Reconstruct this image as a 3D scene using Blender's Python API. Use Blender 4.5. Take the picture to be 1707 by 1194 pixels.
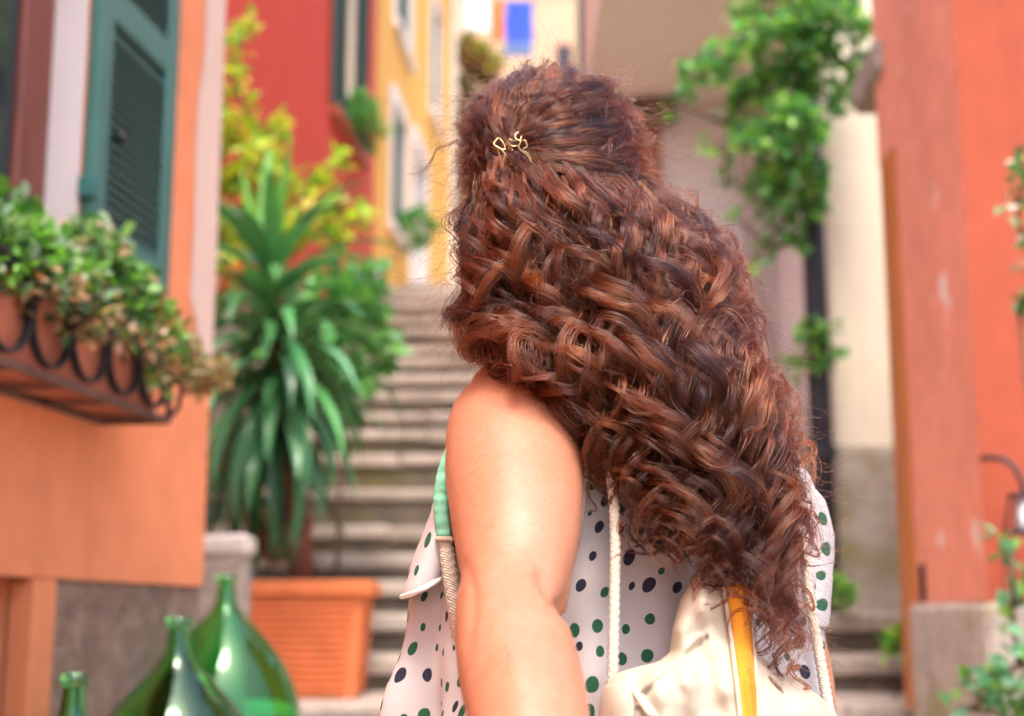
import bpy, bmesh, math, random
import numpy as np
from mathutils import Vector, Matrix, noise as mnoise
for _o in list(bpy.data.objects): bpy.data.objects.remove(_o)
random.seed(7); RNG = np.random.default_rng(11)
SC = bpy.context.scene
COL = SC.collection
R = math.radians

# ---------------------------------------------------------------- camera
FPX = 2370.0; PITCH = R(10.2); CAMZ = 1.5
cd = bpy.data.cameras.new('camera'); cam = bpy.data.objects.new('camera', cd); COL.objects.link(cam)
cd.sensor_width = 36.0; cd.lens = 36.0*FPX/1707.0; cd.clip_start = 0.05; cd.clip_end = 600
cam.location = (0, 0, CAMZ); cam.rotation_euler = (R(90)+PITCH, 0, 0)
cd.dof.use_dof = True; cd.dof.focus_distance = 1.19; cd.dof.aperture_fstop = 4.2; cd.dof.aperture_blades = 0
SC.camera = cam
# ---------------------------------------------------------------- sky, sun, exposure
SUN_EL, SUN_AZ = R(66), R(176)      # azimuth clockwise from +Y: behind the camera, to the right
w = bpy.data.worlds.new('World'); SC.world = w; w.use_nodes = True
nt = w.node_tree; bg = nt.nodes['Background']; sky = nt.nodes.new('ShaderNodeTexSky')
sky.sky_type = 'NISHITA'; sky.sun_disc = False; sky.sun_elevation = SUN_EL; sky.sun_rotation = SUN_AZ
sky.air_density = 1.0; sky.dust_density = 4.0; sky.ozone_density = 0.6
nt.links.new(sky.outputs[0], bg.inputs[0]); bg.inputs[1].default_value = 0.15
sl = bpy.data.lights.new('sun', 'SUN'); sl.energy = 1.0; sl.angle = R(18); sl.color = (1.0, 0.93, 0.83)
sun = bpy.data.objects.new('sun', sl); COL.objects.link(sun)
sdir = Vector((math.sin(SUN_AZ)*math.cos(SUN_EL), math.cos(SUN_AZ)*math.cos(SUN_EL), math.sin(SUN_EL)))
sun.rotation_euler = sdir.to_track_quat('Z', 'Y').to_euler(); sun.location = (0, -5, 12)
vs = SC.view_settings; vs.view_transform = 'Standard'; vs.look = 'None'; vs.gamma = 1; vs.exposure = 1.78; vs.use_curve_mapping = False
SC.cycles.use_denoising = True; SC.cycles.max_bounces = 6; SC.cycles.diffuse_bounces = 3; SC.cycles.glossy_bounces = 2; SC.cycles.transmission_bounces = 4
SC.cycles.use_adaptive_sampling = True; SC.cycles.adaptive_threshold = 0.03
SC.cycles.transparent_max_bounces = 8; SC.cycles.sample_clamp_indirect = 6

# ---------------------------------------------------------------- helpers
def P(px, py, Y):
    """a measured picture point at a horizontal distance of Y metres -> where that thing stands"""
    u = (px-853.5)/FPX; v = (597.0-py)/FPX
    fw = math.cos(PITCH)-v*math.sin(PITCH); up = math.sin(PITCH)+v*math.cos(PITCH)
    k = Y/fw
    return Vector((u*k, Y, CAMZ+up*k))
def Pn(px, py, Y):
    px = np.asarray(px, float); py = np.asarray(py, float); Y = np.asarray(Y, float)
    u = (px-853.5)/FPX; v = (597.0-py)/FPX
    fw = math.cos(PITCH)-v*math.sin(PITCH); up = math.sin(PITCH)+v*math.cos(PITCH)
    k = Y/fw
    return np.stack([u*k, np.broadcast_to(Y, k.shape), CAMZ+up*k], -1)

def tag(o, label=None, cat=None, group=None, kind=None):
    if label: o['label'] = label
    if cat: o['category'] = cat
    if group: o['group'] = group
    if kind: o['kind'] = kind
    return o
def empty(name, loc=(0, 0, 0), rz=0, parent=None):
    o = bpy.data.objects.new(name, None); COL.objects.link(o); o.location = loc; o.rotation_euler = (0, 0, rz)
    o.empty_display_size = 0.1
    if parent: o.parent = parent
    return o
def link(name, me, parent=None, loc=None):
    o = bpy.data.objects.new(name, me); COL.objects.link(o)
    if parent: o.parent = parent
    if loc is not None: o.location = loc
    return o

class MB:
    def __init__(s): s.v = []; s.f = []; s.m = []; s.uv = []; s.col = []
    def quad(s, a, b, c, d, m=0):
        i = len(s.v); s.v += [tuple(a), tuple(b), tuple(c), tuple(d)]; s.f.append((i, i+1, i+2, i+3)); s.m.append(m)
    def box(s, x0, x1, y0, y1, z0, z1, m=0, M=None):
        i = len(s.v)
        p = [(x0,y0,z0),(x1,y0,z0),(x1,y1,z0),(x0,y1,z0),(x0,y0,z1),(x1,y0,z1),(x1,y1,z1),(x0,y1,z1)]
        if M is not None: p = [tuple(M @ Vector(q)) for q in p]
        s.v += p
        for f in ((3,2,1,0),(4,5,6,7),(0,1,5,4),(1,2,6,5),(2,3,7,6),(3,0,4,7)):
            s.f.append(tuple(i+k for k in f)); s.m.append(m)
    def bbox(s, x0, x1, y0, y1, z0, z1, b=0.004, m=0, M=None, jit=0.0):
        """bevelled box: 24 corner points"""
        if jit:
            j = lambda: random.uniform(-jit, jit)
        else: j = lambda: 0.0
        i = len(s.v); pts = []
        for sx in (0, 1):
            for sy in (0, 1):
                for sz in (0, 1):
                    x = (x0, x1)[sx]; y = (y0, y1)[sy]; z = (z0, z1)[sz]
                    dx = b*(1, -1)[sx]; dy = b*(1, -1)[sy]; dz = b*(1, -1)[sz]
                    jx, jy, jz = j(), j(), j()
                    pts += [(x+jx, y+dy+jy, z+dz+jz), (x+dx+jx, y+jy, z+dz+jz), (x+dx+jx, y+dy+jy, z+jz)]
        if M is not None: pts = [tuple(M @ Vector(q)) for q in pts]
        s.v += pts
        def c(sx, sy, sz, k): return i+3*(sx*4+sy*2+sz)+k
        F = []
        for q in (0, 1):
            F.append([c(q,0,0,0), c(q,1,0,0), c(q,1,1,0), c(q,0,1,0)])
            F.append([c(0,q,0,1), c(1,q,0,1), c(1,q,1,1), c(0,q,1,1)])
            F.append([c(0,0,q,2), c(1,0,q,2), c(1,1,q,2), c(0,1,q,2)])
        for a in (0, 1):
            for e in (0, 1):
                F.append([c(a,e,0,0), c(a,e,1,0), c(a,e,1,1), c(a,e,0,1)])
                F.append([c(a,0,e,0), c(a,1,e,0), c(a,1,e,2), c(a,0,e,2)])
                F.append([c(0,a,e,1), c(1,a,e,1), c(1,a,e,2), c(0,a,e,2)])
                for g in (0, 1): F.append([c(a,e,g,0), c(a,e,g,1), c(a,e,g,2)])
        for f in F: s.f.append(tuple(f)); s.m.append(m)
    def loft(s, rings, close=True, cap=True, m=0):
        i = len(s.v); n = len(rings[0])
        for r in rings: s.v += [tuple(p) for p in r]
        for k in range(len(rings)-1):
            for q in range(n if close else n-1):
                a = i+k*n+q; b = i+k*n+(q+1) % n
                s.f.append((a, b, b+n, a+n)); s.m.append(m)
        if cap:
            s.f.append(tuple(i+q for q in reversed(range(n)))); s.m.append(m)
            e = i+(len(rings)-1)*n; s.f.append(tuple(e+q for q in range(n))); s.m.append(m)
    def tube(s, pts, rad, seg=8, m=0, cap=True):
        pts = [Vector(p) for p in pts]; n = len(pts)
        if not hasattr(rad, '__len__'): rad = [rad]*n
        rings = []; t0 = None; nrm = None
        for k in range(n):
            t = (pts[min(k+1, n-1)]-pts[max(k-1, 0)]).normalized()
            if nrm is None:
                nrm = t.orthogonal().normalized()
            else:
                nrm = (nrm-t*nrm.dot(t)).normalized()
            bn = t.cross(nrm)
            rings.append([pts[k]+(nrm*math.cos(2*math.pi*q/seg)+bn*math.sin(2*math.pi*q/seg))*rad[k] for q in range(seg)])
        s.loft(rings, True, cap, m)
    def lathe(s, prof, seg=32, c=(0, 0, 0), m=0, cap=True):
        s.loft([[(c[0]+r*math.cos(2*math.pi*q/seg), c[1]+r*math.sin(2*math.pi*q/seg), c[2]+z) for q in range(seg)] for r, z in prof], True, cap, m)
    def build(s, name, mats, parent=None, smooth=False, loc=None, kind=None, recalc=True):
        me = bpy.data.meshes.new(name); me.from_pydata(s.v, [], s.f)
        if not isinstance(mats, (list, tuple)): mats = [mats]
        for q in mats: me.materials.append(q)
        if len(mats) > 1: me.polygons.foreach_set('material_index', s.m)
        if s.col:
            a = me.color_attributes.new('Col', 'FLOAT_COLOR', 'POINT'); a.data.foreach_set('color', np.array(s.col, 'f').ravel())
        if recalc:
            bm = bmesh.new(); bm.from_mesh(me); bmesh.ops.recalc_face_normals(bm, faces=bm.faces); bm.to_mesh(me); bm.free()
        if smooth: me.polygons.foreach_set('use_smooth', [True]*len(me.polygons))
        me.update()
        o = link(name, me, parent, loc)
        if kind: o['kind'] = kind
        return o

# ---------------------------------------------------------------- materials
def newmat(name):
    m = bpy.data.materials.new(name); m.use_nodes = True
    return m, m.node_tree, m.node_tree.nodes['Principled BSDF']
def N(t, typ, **kw):
    n = t.nodes.new(typ)
    for k, v in kw.items(): setattr(n, k, v)
    return n
def ramp(t, src, stops):
    r = N(t, 'ShaderNodeValToRGB'); e = r.color_ramp.elements
    while len(e) < len(stops): e.new(0.5)
    for q, (p, c) in zip(e, stops): q.position = p; q.color = c if len(c) == 4 else (*c, 1)
    t.links.new(src, r.inputs[0]); return r.outputs[0]
def noise(t, vec, scale, detail=4, rough=0.55):
    n = N(t, 'ShaderNodeTexNoise'); n.inputs['Scale'].default_value = scale; n.inputs['Detail'].default_value = detail; n.inputs['Roughness'].default_value = rough
    if vec is not None: t.links.new(vec, n.inputs['Vector'])
    return n.outputs[0]
def mixc(t, fac, a, b, typ='MIX'):
    n = N(t, 'ShaderNodeMix', data_type='RGBA', blend_type=typ)
    for s, v in ((n.inputs[0], fac), (n.inputs[6], a), (n.inputs[7], b)):
        if hasattr(v, 'is_output'): t.links.new(v, s)
        elif hasattr(v, '__len__'): s.default_value = v if len(v) == 4 else (*v, 1)
        else: s.default_value = v
    return n.outputs[2]
def bump(t, b, h, strength, dist=0.01):
    n = N(t, 'ShaderNodeBump'); n.inputs['Strength'].default_value = strength; n.inputs['Distance'].default_value = dist
    t.links.new(h, n.inputs['Height']); t.links.new(n.outputs[0], b.inputs['Normal']); return n
def coords(t, kind='Object', scale=None):
    c = N(t, 'ShaderNodeTexCoord').outputs[kind]
    if scale is None: return c
    m = N(t, 'ShaderNodeMapping'); m.inputs['Scale'].default_value = scale; t.links.new(c, m.inputs[0]); return m.outputs[0]
def scl(c, k): return tuple(min(1, x*k) for x in c)
def plaster(name, col, var=0.25, bs=0.35, patch=None, patch_amt=0.62, streak=0.25, rough=0.9, fine=60):
    m, t, b = newmat(name); v = coords(t)
    n1 = noise(t, v, 1.3, 6); n2 = noise(t, v, 9, 5)
    c = ramp(t, n1, [(0.3, scl(col, 1-var)), (0.7, scl(col, 1+var*0.6))])
    c = mixc(t, 0.35, c, ramp(t, n2, [(0.3, scl(col, 1-var)), (0.7, scl(col, 1+var))]))
    sv = coords(t, 'Object', (7, 7, 0.5)); n3 = noise(t, sv, 1.2, 5)
    c = mixc(t, ramp(t, n3, [(0.5, (0,0,0)), (0.85, (streak,)*3)]), c, scl(col, 0.45))
    if patch:
        n4 = noise(t, v, 5.0, 6, 0.65)
        c = mixc(t, ramp(t, n4, [(patch_amt, (0,0,0)), (patch_amt+0.05, (1,1,1))]), c, patch)
    t.links.new(c, b.inputs['Base Color']); b.inputs['Roughness'].default_value = rough
    n5 = noise(t, v, fine, 4, 0.6); n6 = noise(t, v, 6, 4)
    mx = N(t, 'ShaderNodeMath', operation='MULTIPLY_ADD'); t.links.new(n6, mx.inputs[0]); mx.inputs[1].default_value = 2.0; t.links.new(n5, mx.inputs[2])
    bump(t, b, mx.outputs[0], bs, 0.008)
    return m
def simple(name, col, rough=0.6, var=0.15, ns=12, bs=0.15, metal=0.0, spec=0.5, stretch=None, bd=0.003):
    m, t, b = newmat(name); v = coords(t, 'Object', stretch)
    n1 = noise(t, v, ns, 5)
    t.links.new(ramp(t, n1, [(0.25, scl(col, 1-var)), (0.75, scl(col, 1+var))]), b.inputs['Base Color'])
    b.inputs['Roughness'].default_value = rough; b.inputs['Metallic'].default_value = metal; b.inputs['Specular IOR Level'].default_value = spec
    bump(t, b, noise(t, v, ns*4, 4), bs, bd)
    return m
def stone(name, c1, c2, c3, scale=6, bs=0.6, moss=None):
    m, t, b = newmat(name); v = coords(t)
    n1 = noise(t, v, scale, 8, 0.65); n2 = noise(t, v, scale*6, 5, 0.6)
    c = ramp(t, n1, [(0.3, c1), (0.5, c2), (0.72, c3)])
    c = mixc(t, 0.4, c, ramp(t, n2, [(0.3, c1), (0.7, c3)]))
    if moss:
        c = mixc(t, ramp(t, noise(t, v, 2.2, 6), [(0.52, (0,0,0)), (0.66, (0.75,)*3)]), c, moss)
    t.links.new(c, b.inputs['Base Color']); b.inputs['Roughness'].default_value = 0.92
    mx = N(t, 'ShaderNodeMath', operation='MULTIPLY_ADD'); t.links.new(n1, mx.inputs[0]); mx.inputs[1].default_value = 2.0; t.links.new(n2, mx.inputs[2])
    bump(t, b, mx.outputs[0], bs, 0.012)
    return m
def leafmat(name, trans=0.35, rough=0.45):
    m, t, b = newmat(name)
    a = N(t, 'ShaderNodeAttribute', attribute_name='Col')
    t.links.new(a.outputs['Color'], b.inputs['Base Color']); b.inputs['Roughness'].default_value = rough
    tr = N(t, 'ShaderNodeBsdfTranslucent'); mx = N(t, 'ShaderNodeMixShader'); mx.inputs[0].default_value = trans
    t.links.new(mixc(t, 1.0, a.outputs['Color'], (1.2, 1.15, 0.5), 'MULTIPLY'), tr.inputs[0])
    t.links.new(b.outputs[0], mx.inputs[1]); t.links.new(tr.outputs[0], mx.inputs[2])
    t.links.new(mx.outputs[0], t.nodes['Material Output'].inputs[0])
    return m

M_ORANGE = plaster('orange_plaster', (0.74, 0.235, 0.10), 0.2, 0.35, (0.76, 0.36, 0.22), 0.68, 0.3)
M_SALMON = plaster('salmon_plaster', (0.80, 0.29, 0.18), 0.25, 0.3, (0.80, 0.64, 0.56), 0.61, 0.4)
M_DEEP = plaster('deep_orange_plaster', (0.38, 0.075, 0.034), 0.18, 0.3, (0.75, 0.55, 0.47), 0.70, 0.4)
M_PALE = plaster('pale_pink_plaster', (0.66, 0.46, 0.38), 0.1, 0.25, (0.78, 0.40, 0.27), 0.66, 0.1)
M_WHITE = plaster('white_reveal_paint', (0.57, 0.49, 0.50), 0.06, 0.12, None, 0.6, 0.08)
M_RED = plaster('red_plaster', (0.66, 0.068, 0.038), 0.12, 0.2, None, 0.6, 0.12)
M_YELLOW = plaster('yellow_plaster', (0.83, 0.43, 0.085), 0.1, 0.2, None, 0.6, 0.1)
M_PEACH = plaster('peach_plaster', (0.60, 0.40, 0.26), 0.08, 0.2)
M_CREAM = plaster('cream_plaster', (0.88, 0.78, 0.62), 0.08, 0.2, None, 0.6, 0.15)
M_OFFWHITE = plaster('offwhite_plaster', (0.87, 0.80, 0.77), 0.06, 0.2, None, 0.6, 0.15)
M_TAUPE = plaster('taupe_plaster', (0.62, 0.51, 0.46), 0.1, 0.2)
M_SOFFIT = plaster('beige_plaster', (0.86, 0.75, 0.65), 0.05, 0.12, None, 0.6, 0.0)
M_MARBLE = simple('marble_trim', (0.76, 0.70, 0.66), 0.5, 0.06, 6)
M_PLINTH = stone('rough_plinth', (0.10, 0.05, 0.035), (0.27, 0.155, 0.11), (0.50, 0.34, 0.26), 14, 1.0)
M_PLINTH2 = stone('grey_plinth', (0.17, 0.13, 0.10), (0.34, 0.27, 0.22), (0.52, 0.45, 0.39), 5, 0.7, (0.20, 0.17, 0.05))
M_PALEBASE = stone('pale_weathered_base', (0.27, 0.22, 0.18), (0.43, 0.36, 0.30), (0.60, 0.53, 0.46), 7, 0.7, (0.26, 0.22, 0.07))
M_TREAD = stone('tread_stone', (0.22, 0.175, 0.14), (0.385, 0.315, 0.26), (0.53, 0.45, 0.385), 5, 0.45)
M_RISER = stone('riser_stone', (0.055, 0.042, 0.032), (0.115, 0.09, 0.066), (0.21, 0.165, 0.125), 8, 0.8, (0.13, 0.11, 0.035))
M_GROUND = stone('dry_earth', (0.2, 0.16, 0.12), (0.26, 0.21, 0.16), (0.32, 0.27, 0.2), 0.5, 0.3)
M_GREEN = simple('green_shutter_paint', (0.025, 0.115, 0.105), 0.55, 0.2, 8, 0.15)
M_GREEN2 = simple('grey_green_shutter_paint', (0.045, 0.135, 0.115), 0.55, 0.15, 8, 0.15)
M_SLAT = simple('dark_green_slat_paint', (0.035, 0.085, 0.072), 0.6, 0.2, 9, 0.15)
M_BROWN = simple('brown_window_wood', (0.16, 0.035, 0.02), 0.45, 0.35, 5, 0.2, stretch=(8, 8, 0.6))
M_DOORWOOD = simple('orange_door_wood', (0.48, 0.15, 0.03), 0.45, 0.3, 5, 0.2, stretch=(8, 8, 0.6))
M_DARK = simple('dark_interior', (0.05, 0.03, 0.025), 0.9, 0.3)
M_IRON = simple('wrought_iron', (0.035, 0.035, 0.04), 0.45, 0.3, 20, 0.3, metal=0.5)
M_RUST = simple('weathered_iron', (0.11, 0.05, 0.035), 0.65, 0.4, 20, 0.3, metal=0.1)
M_PIPE = simple('black_pipe_paint', (0.022, 0.02, 0.03), 0.4, 0.25, 10, 0.1)
M_TERRA = simple('terracotta', (0.70, 0.19, 0.06), 0.75, 0.14, 9, 0.25)
M_TERRA2 = simple('old_terracotta', (0.42, 0.12, 0.06), 0.85, 0.25, 9, 0.35)
M_SOIL = simple('soil', (0.06, 0.04, 0.03), 0.95, 0.4, 30, 0.8)
M_TRUNK = simple('red_brown_bark', (0.26, 0.085, 0.05), 0.85, 0.3, 14, 0.8, stretch=(2, 2, 6), bd=0.01)
M_BARK = simple('grey_brown_bark', (0.13, 0.08, 0.05), 0.9, 0.3, 14, 0.8, stretch=(3, 3, 1), bd=0.01)
M_STONEW = stone('pale_stone', (0.5, 0.42, 0.36), (0.62, 0.54, 0.48), (0.74, 0.66, 0.6), 8, 0.4)
M_GLASSW = simple('dark_window_glass', (0.03, 0.03, 0.035), 0.08, 0.2, 3, 0.02)
M_CURTAIN = simple('cream_curtain', (0.72, 0.58, 0.42), 0.9, 0.08, 6, 0.2)
M_ROOF = simple('roof_tile', (0.38, 0.15, 0.08), 0.85, 0.25, 6, 0.3)
M_DOORW = simple('white_door_paint', (0.72, 0.65, 0.6), 0.5, 0.06, 6, 0.1)
M_LEAF = leafmat('leaf'); M_YUCCA = leafmat('sword_leaf', 0.15, 0.24)
def glass_green():
    m, t, b = newmat('green_bottle_glass')
    b.inputs['Base Color'].default_value = (0.22, 0.86, 0.33, 1); b.inputs['Transmission Weight'].default_value = 1.0
    b.inputs['Roughness'].default_value = 0.015; b.inputs['IOR'].default_value = 1.5
    return m
M_BOTTLE = glass_green()
def cloth(name, col, var=0.05): return simple(name, col, 0.9, var, 4, 0.2)

# ---------------------------------------------------------------- facade helpers (local frame: x along wall, y outwards, z up)
def facade(root, x0, x1, z0, z1, openings, mats, back=-2.5, reveal=0.3, name='wall'):
    """openings: (x0,x1,z0,z1,depth) cut through the wall plane; mats = [wall, reveal]"""
    b = MB()
    xs = sorted({x0, x1, *[o[0] for o in openings], *[o[1] for o in openings]})
    zs = sorted({z0, z1, *[o[2] for o in openings], *[o[3] for o in openings]})
    xs = [x for x in xs if x0 <= x <= x1]; zs = [z for z in zs if z0 <= z <= z1]
    for i in range(len(xs)-1):
        for k in range(len(zs)-1):
            cx, cz = (xs[i]+xs[i+1])/2, (zs[k]+zs[k+1])/2
            if any(o[0] < cx < o[1] and o[2] < cz < o[3] for o in openings): continue
            b.quad((xs[i], 0, zs[k]), (xs[i], 0, zs[k+1]), (xs[i+1], 0, zs[k+1]), (xs[i+1], 0, zs[k]))
    for o in openings:
        d = -o[4]; a, c, e, f = o[0], o[1], o[2], o[3]
        b.quad((a,0,e),(a,d,e),(a,d,f),(a,0,f),1); b.quad((c,0,e),(c,0,f),(c,d,f),(c,d,e),1)
        b.quad((a,0,e),(c,0,e),(c,d,e),(a,d,e),1); b.quad((a,0,f),(a,d,f),(c,d,f),(c,0,f),1)
        b.quad((a,d,e),(c,d,e),(c,d,f),(a,d,f),2 if len(mats) > 2 else 1)
    # sides, back, top
    b.quad((x0,0,z0),(x0,back,z0),(x0,back,z1),(x0,0,z1)); b.quad((x1,0,z0),(x1,0,z1),(x1,back,z1),(x1,back,z0))
    b.quad((x0,back,z0),(x1,back,z0),(x1,back,z1),(x0,back,z1)); b.quad((x0,0,z1),(x0,back,z1),(x1,back,z1),(x1,0,z1))
    return b.build(name, mats, root, recalc=False)
def roof_slab(root, x0, x1, z, back, over=0.3):
    b = MB(); b.bbox(x0-over, x1+over, back-over, over*0.8, z+0.003, z+0.14, 0.01)
    return b.build('roof', M_ROOF, root)
def shutter(root, x0, x1, z0, z1, y, mid=None, slats=True, fm=None, pitch=0.026, far=False, knob=None, th=0.04):
    """louvred leaf lying open against the wall"""
    fm = fm or M_GREEN2; st = min(0.07, (x1-x0)*0.16); b = MB()
    y0, y1 = y, y+th
    b.bbox(x0, x0+st, y0, y1, z0, z1, 0.004); b.bbox(x1-st, x1, y0, y1, z0, z1, 0.004)
    rails = [(z0, z0+0.09), (z1-0.08, z1)] + ([(mid-0.045, mid+0.045)] if mid else [])
    rails.sort()
    for a, c in rails: b.bbox(x0+st+0.001, x1-st-0.001, y0+0.003, y1-0.003, a, c, 0.004)
    o = b.build('shutter', fm, root)
    if far:
        s = MB()
        for i in range(len(rails)-1):
            z = rails[i][1]+0.02
            while z < rails[i+1][0]-0.02:
                s.box(-0.5*(x1-x0-2*st), 0.5*(x1-x0-2*st), -0.004, 0.004, -0.026, 0.026, 0, Matrix.Translation(((x0+x1)/2, y+th/2, z)) @ Matrix.Rotation(R(38), 4, 'X')); z += 0.06
        q = s.build('louvre', M_SLAT, o); q['kind'] = 'stuff'; return o
    s = MB(); hw = 0.5*(x1-x0-2*st)
    s.bbox(-hw, hw, -0.003, 0.003, -0.0165, 0.0165, 0.0012, 0, Matrix.Rotation(R(35), 4, 'X'))
    first = None
    for i in range(len(rails)-1):
        z = rails[i][1]+0.02
        while z < rails[i+1][0]-0.015:
            if first is None: q = s.build('slat', M_SLAT, o); first = q
            else: q = link('slat', first.data, o)
            q.location = ((x0+x1)/2, y+th/2, z); z += pitch
    bk = MB(); bk.box(x0+st, x1-st, y+0.002, y+0.006, z0+0.09, z1-0.08); bk.build('backing_board', M_SLAT, o)
    if knob:
        k = MB(); k.lathe([(0.001, 0), (0.006, 0.0), (0.006, 0.012), (0.013, 0.016), (0.015, 0.024), (0.009, 0.031), (0.001, 0.032)], 14)
        kk = k.build('knob', M_IRON, o, True); kk.rotation_euler = (R(-90), 0, 0); kk.location = (knob[0], y1, knob[1])
    return o

# ================================================================ SETTING
g = MB(); g.quad((-300, -300, -0.15), (300, -300, -0.15), (300, 300, -0.15), (-300, 300, -0.15))
tag(g.build('ground', M_GROUND), kind='structure')

# stair flight: (Y of nosing, z of tread, x left, x right)
STEPS = [(-1.2,-0.02),(0.3,0.15),(0.72,0.30),(1.72,0.45),(2.15,0.60),(2.6,0.75),(3.05,0.90),(3.5,1.02),(5.5,1.165),(6.0,1.32),(6.4,1.495),(6.8,1.65),
         (7.25,1.797),(7.7,1.968),(7.97,2.19),(8.42,2.436),(8.95,2.648),(9.5,2.835),(9.9,3.046),(10.4,3.25),(10.9,3.46),(11.4,3.664),
         (12.1,3.94),(12.8,4.2),(13.6,4.5),(14.4,4.77),(15.2,5.02),(16.0,5.25),(16.8,5.45)]
stairs = tag(empty('stairs'), kind='structure')
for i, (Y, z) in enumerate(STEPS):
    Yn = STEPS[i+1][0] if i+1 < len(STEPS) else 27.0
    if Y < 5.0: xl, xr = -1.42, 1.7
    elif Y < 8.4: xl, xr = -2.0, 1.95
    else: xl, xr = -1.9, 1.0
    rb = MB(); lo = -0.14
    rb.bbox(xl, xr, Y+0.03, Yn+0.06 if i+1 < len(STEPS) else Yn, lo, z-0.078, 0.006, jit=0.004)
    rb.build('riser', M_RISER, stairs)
    x = xl; far = Y > 12.5
    slope = 0.035
    while x < xr-0.01:
        wd = random.uniform(0.55, 1.15) if not far else 3.0
        x2 = min(x+wd, xr)
        if xr-x2 < 0.25: x2 = xr
        sb = MB(); e = random.uniform(-0.006, 0.006); dz = random.uniform(-0.003, 0.003)
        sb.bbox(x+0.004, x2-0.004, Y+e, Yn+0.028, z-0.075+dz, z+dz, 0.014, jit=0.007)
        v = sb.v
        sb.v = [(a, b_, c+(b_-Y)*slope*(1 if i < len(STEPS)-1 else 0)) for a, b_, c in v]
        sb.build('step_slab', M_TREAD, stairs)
        x = x2

# ---------------------------------------------------------------- orange house on the left
LD = Vector((-0.132, -0.991)); LRZ = math.atan2(LD.y, LD.x)
lh = tag(empty('orange_house', (-0.86, 4.0, 0), LRZ), 'orange plastered house at left with green louvred shutter and rough stone plinth', 'house')
ZP = 1.575
facade(lh, 0, 8.5, ZP, 4.5, [(0.91, 1.85, 2.10, 3.75, 0.088)], [M_ORANGE, M_WHITE, M_DARK], -3)
b = MB()                                     # lower wall with a cellar recess
b.quad((0, -0.012, -0.1), (0, -0.012, ZP), (0.93, -0.012, ZP), (0.93, -0.012, -0.1)); b.quad((0, -0.012, -0.1), (0, -3, -0.1), (0, -3, ZP), (0, -0.012, ZP))
b.build('plinth', M_PLINTH, lh, recalc=False)
b = MB(); b.bbox(0.93, 1.03, -0.05, 0.012, -0.1, ZP-0.003, 0.006); b.build('cellar_jamb', M_ORANGE, lh)
b = MB()
b.quad((1.03,-0.05,-0.1),(1.03,-0.55,-0.1),(1.03,-0.55,ZP-0.004),(1.03,-0.05,ZP-0.004)); b.quad((1.03,-0.55,-0.1),(2.1,-0.55,-0.1),(2.1,-0.55,ZP-0.004),(1.03,-0.55,ZP-0.004),1)
b.quad((2.1,-0.55,-0.1),(2.1,0,-0.1),(2.1,0,ZP-0.004),(2.1,-0.55,ZP-0.004)); b.quad((1.03,0,ZP-0.004),(1.03,-0.55,ZP-0.004),(2.1,-0.55,ZP-0.004),(2.1,0,ZP-0.004))
b.quad((2.1,0,-0.1),(8.5,0,-0.1),(8.5,0,ZP),(2.1,0,ZP)); b.quad((8.5,0,-0.1),(8.5,-3,-0.1),(8.5,-3,ZP),(8.5,0,ZP))
b.build('cellar_recess', [M_ORANGE, M_BROWN], lh, recalc=False)
roof_slab(lh, 0, 8.5, 4.5, -3, 0.15)
# faded corner strip, 3 mm proud, with an uneven edge
b = MB(); zz = np.linspace(2.16, 4.48, 36); ws = [0.175+0.022*math.sin(z*3.1)+0.012*math.sin(z*11.3+1)+random.uniform(-0.006, 0.006) for z in zz]
ws[0] = 0.05; ws[1] = 0.10; ws[2] = 0.14
for k in range(35): b.quad((-0.003, 0.003, zz[k]), (-0.003, 0.003, zz[k+1]), (ws[k+1], 0.003, zz[k+1]), (ws[k], 0.003, zz[k]))
for k in range(35): b.quad((-0.003, 0.003, zz[k]), (-0.003, -0.4, zz[k]), (-0.003, -0.4, zz[k+1]), (-0.003, 0.003, zz[k+1]))
b.build('corner_band', M_PALE, lh, recalc=False)
# wooden window deep in the reveal
wo = MB()
wo.bbox(0.913, 0.985, -0.086, -0.079, 2.102, 3.748, 0.003); wo.bbox(0.986, 1.848, -0.086, -0.07, 2.102, 2.19, 0.004); wo.bbox(0.986, 1.848, -0.086, -0.07, 3.66, 3.748, 0.004)
wo.bbox(0.986, 1.075, -0.086, -0.065, 2.192, 3.658, 0.006); wo.bbox(1.34, 1.42, -0.086, -0.065, 2.192, 3.658, 0.006)
win = wo.build('window', M_BROWN, lh)
gl = MB(); gl.box(1.075, 1.34, -0.085, -0.08, 2.195, 3.655); gl.build('pane', M_GLASSW, win)
b = MB(); b.bbox(0.92, 1.84, -0.08, 0.03, 2.04, 2.098, 0.008); b.build('sill', M_MARBLE, lh)
sh = shutter(lh, 0.425, 0.905, 2.30, 3.62, 0.003, 2.93, knob=(0.81, 2.60), th=0.03)
for z in (2.45, 3.4):
    b = MB(); b.bbox(0.89, 0.92, 0.001, 0.04, z-0.025, z+0.025, 0.003); b.build('hinge', M_GREEN, sh)

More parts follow.
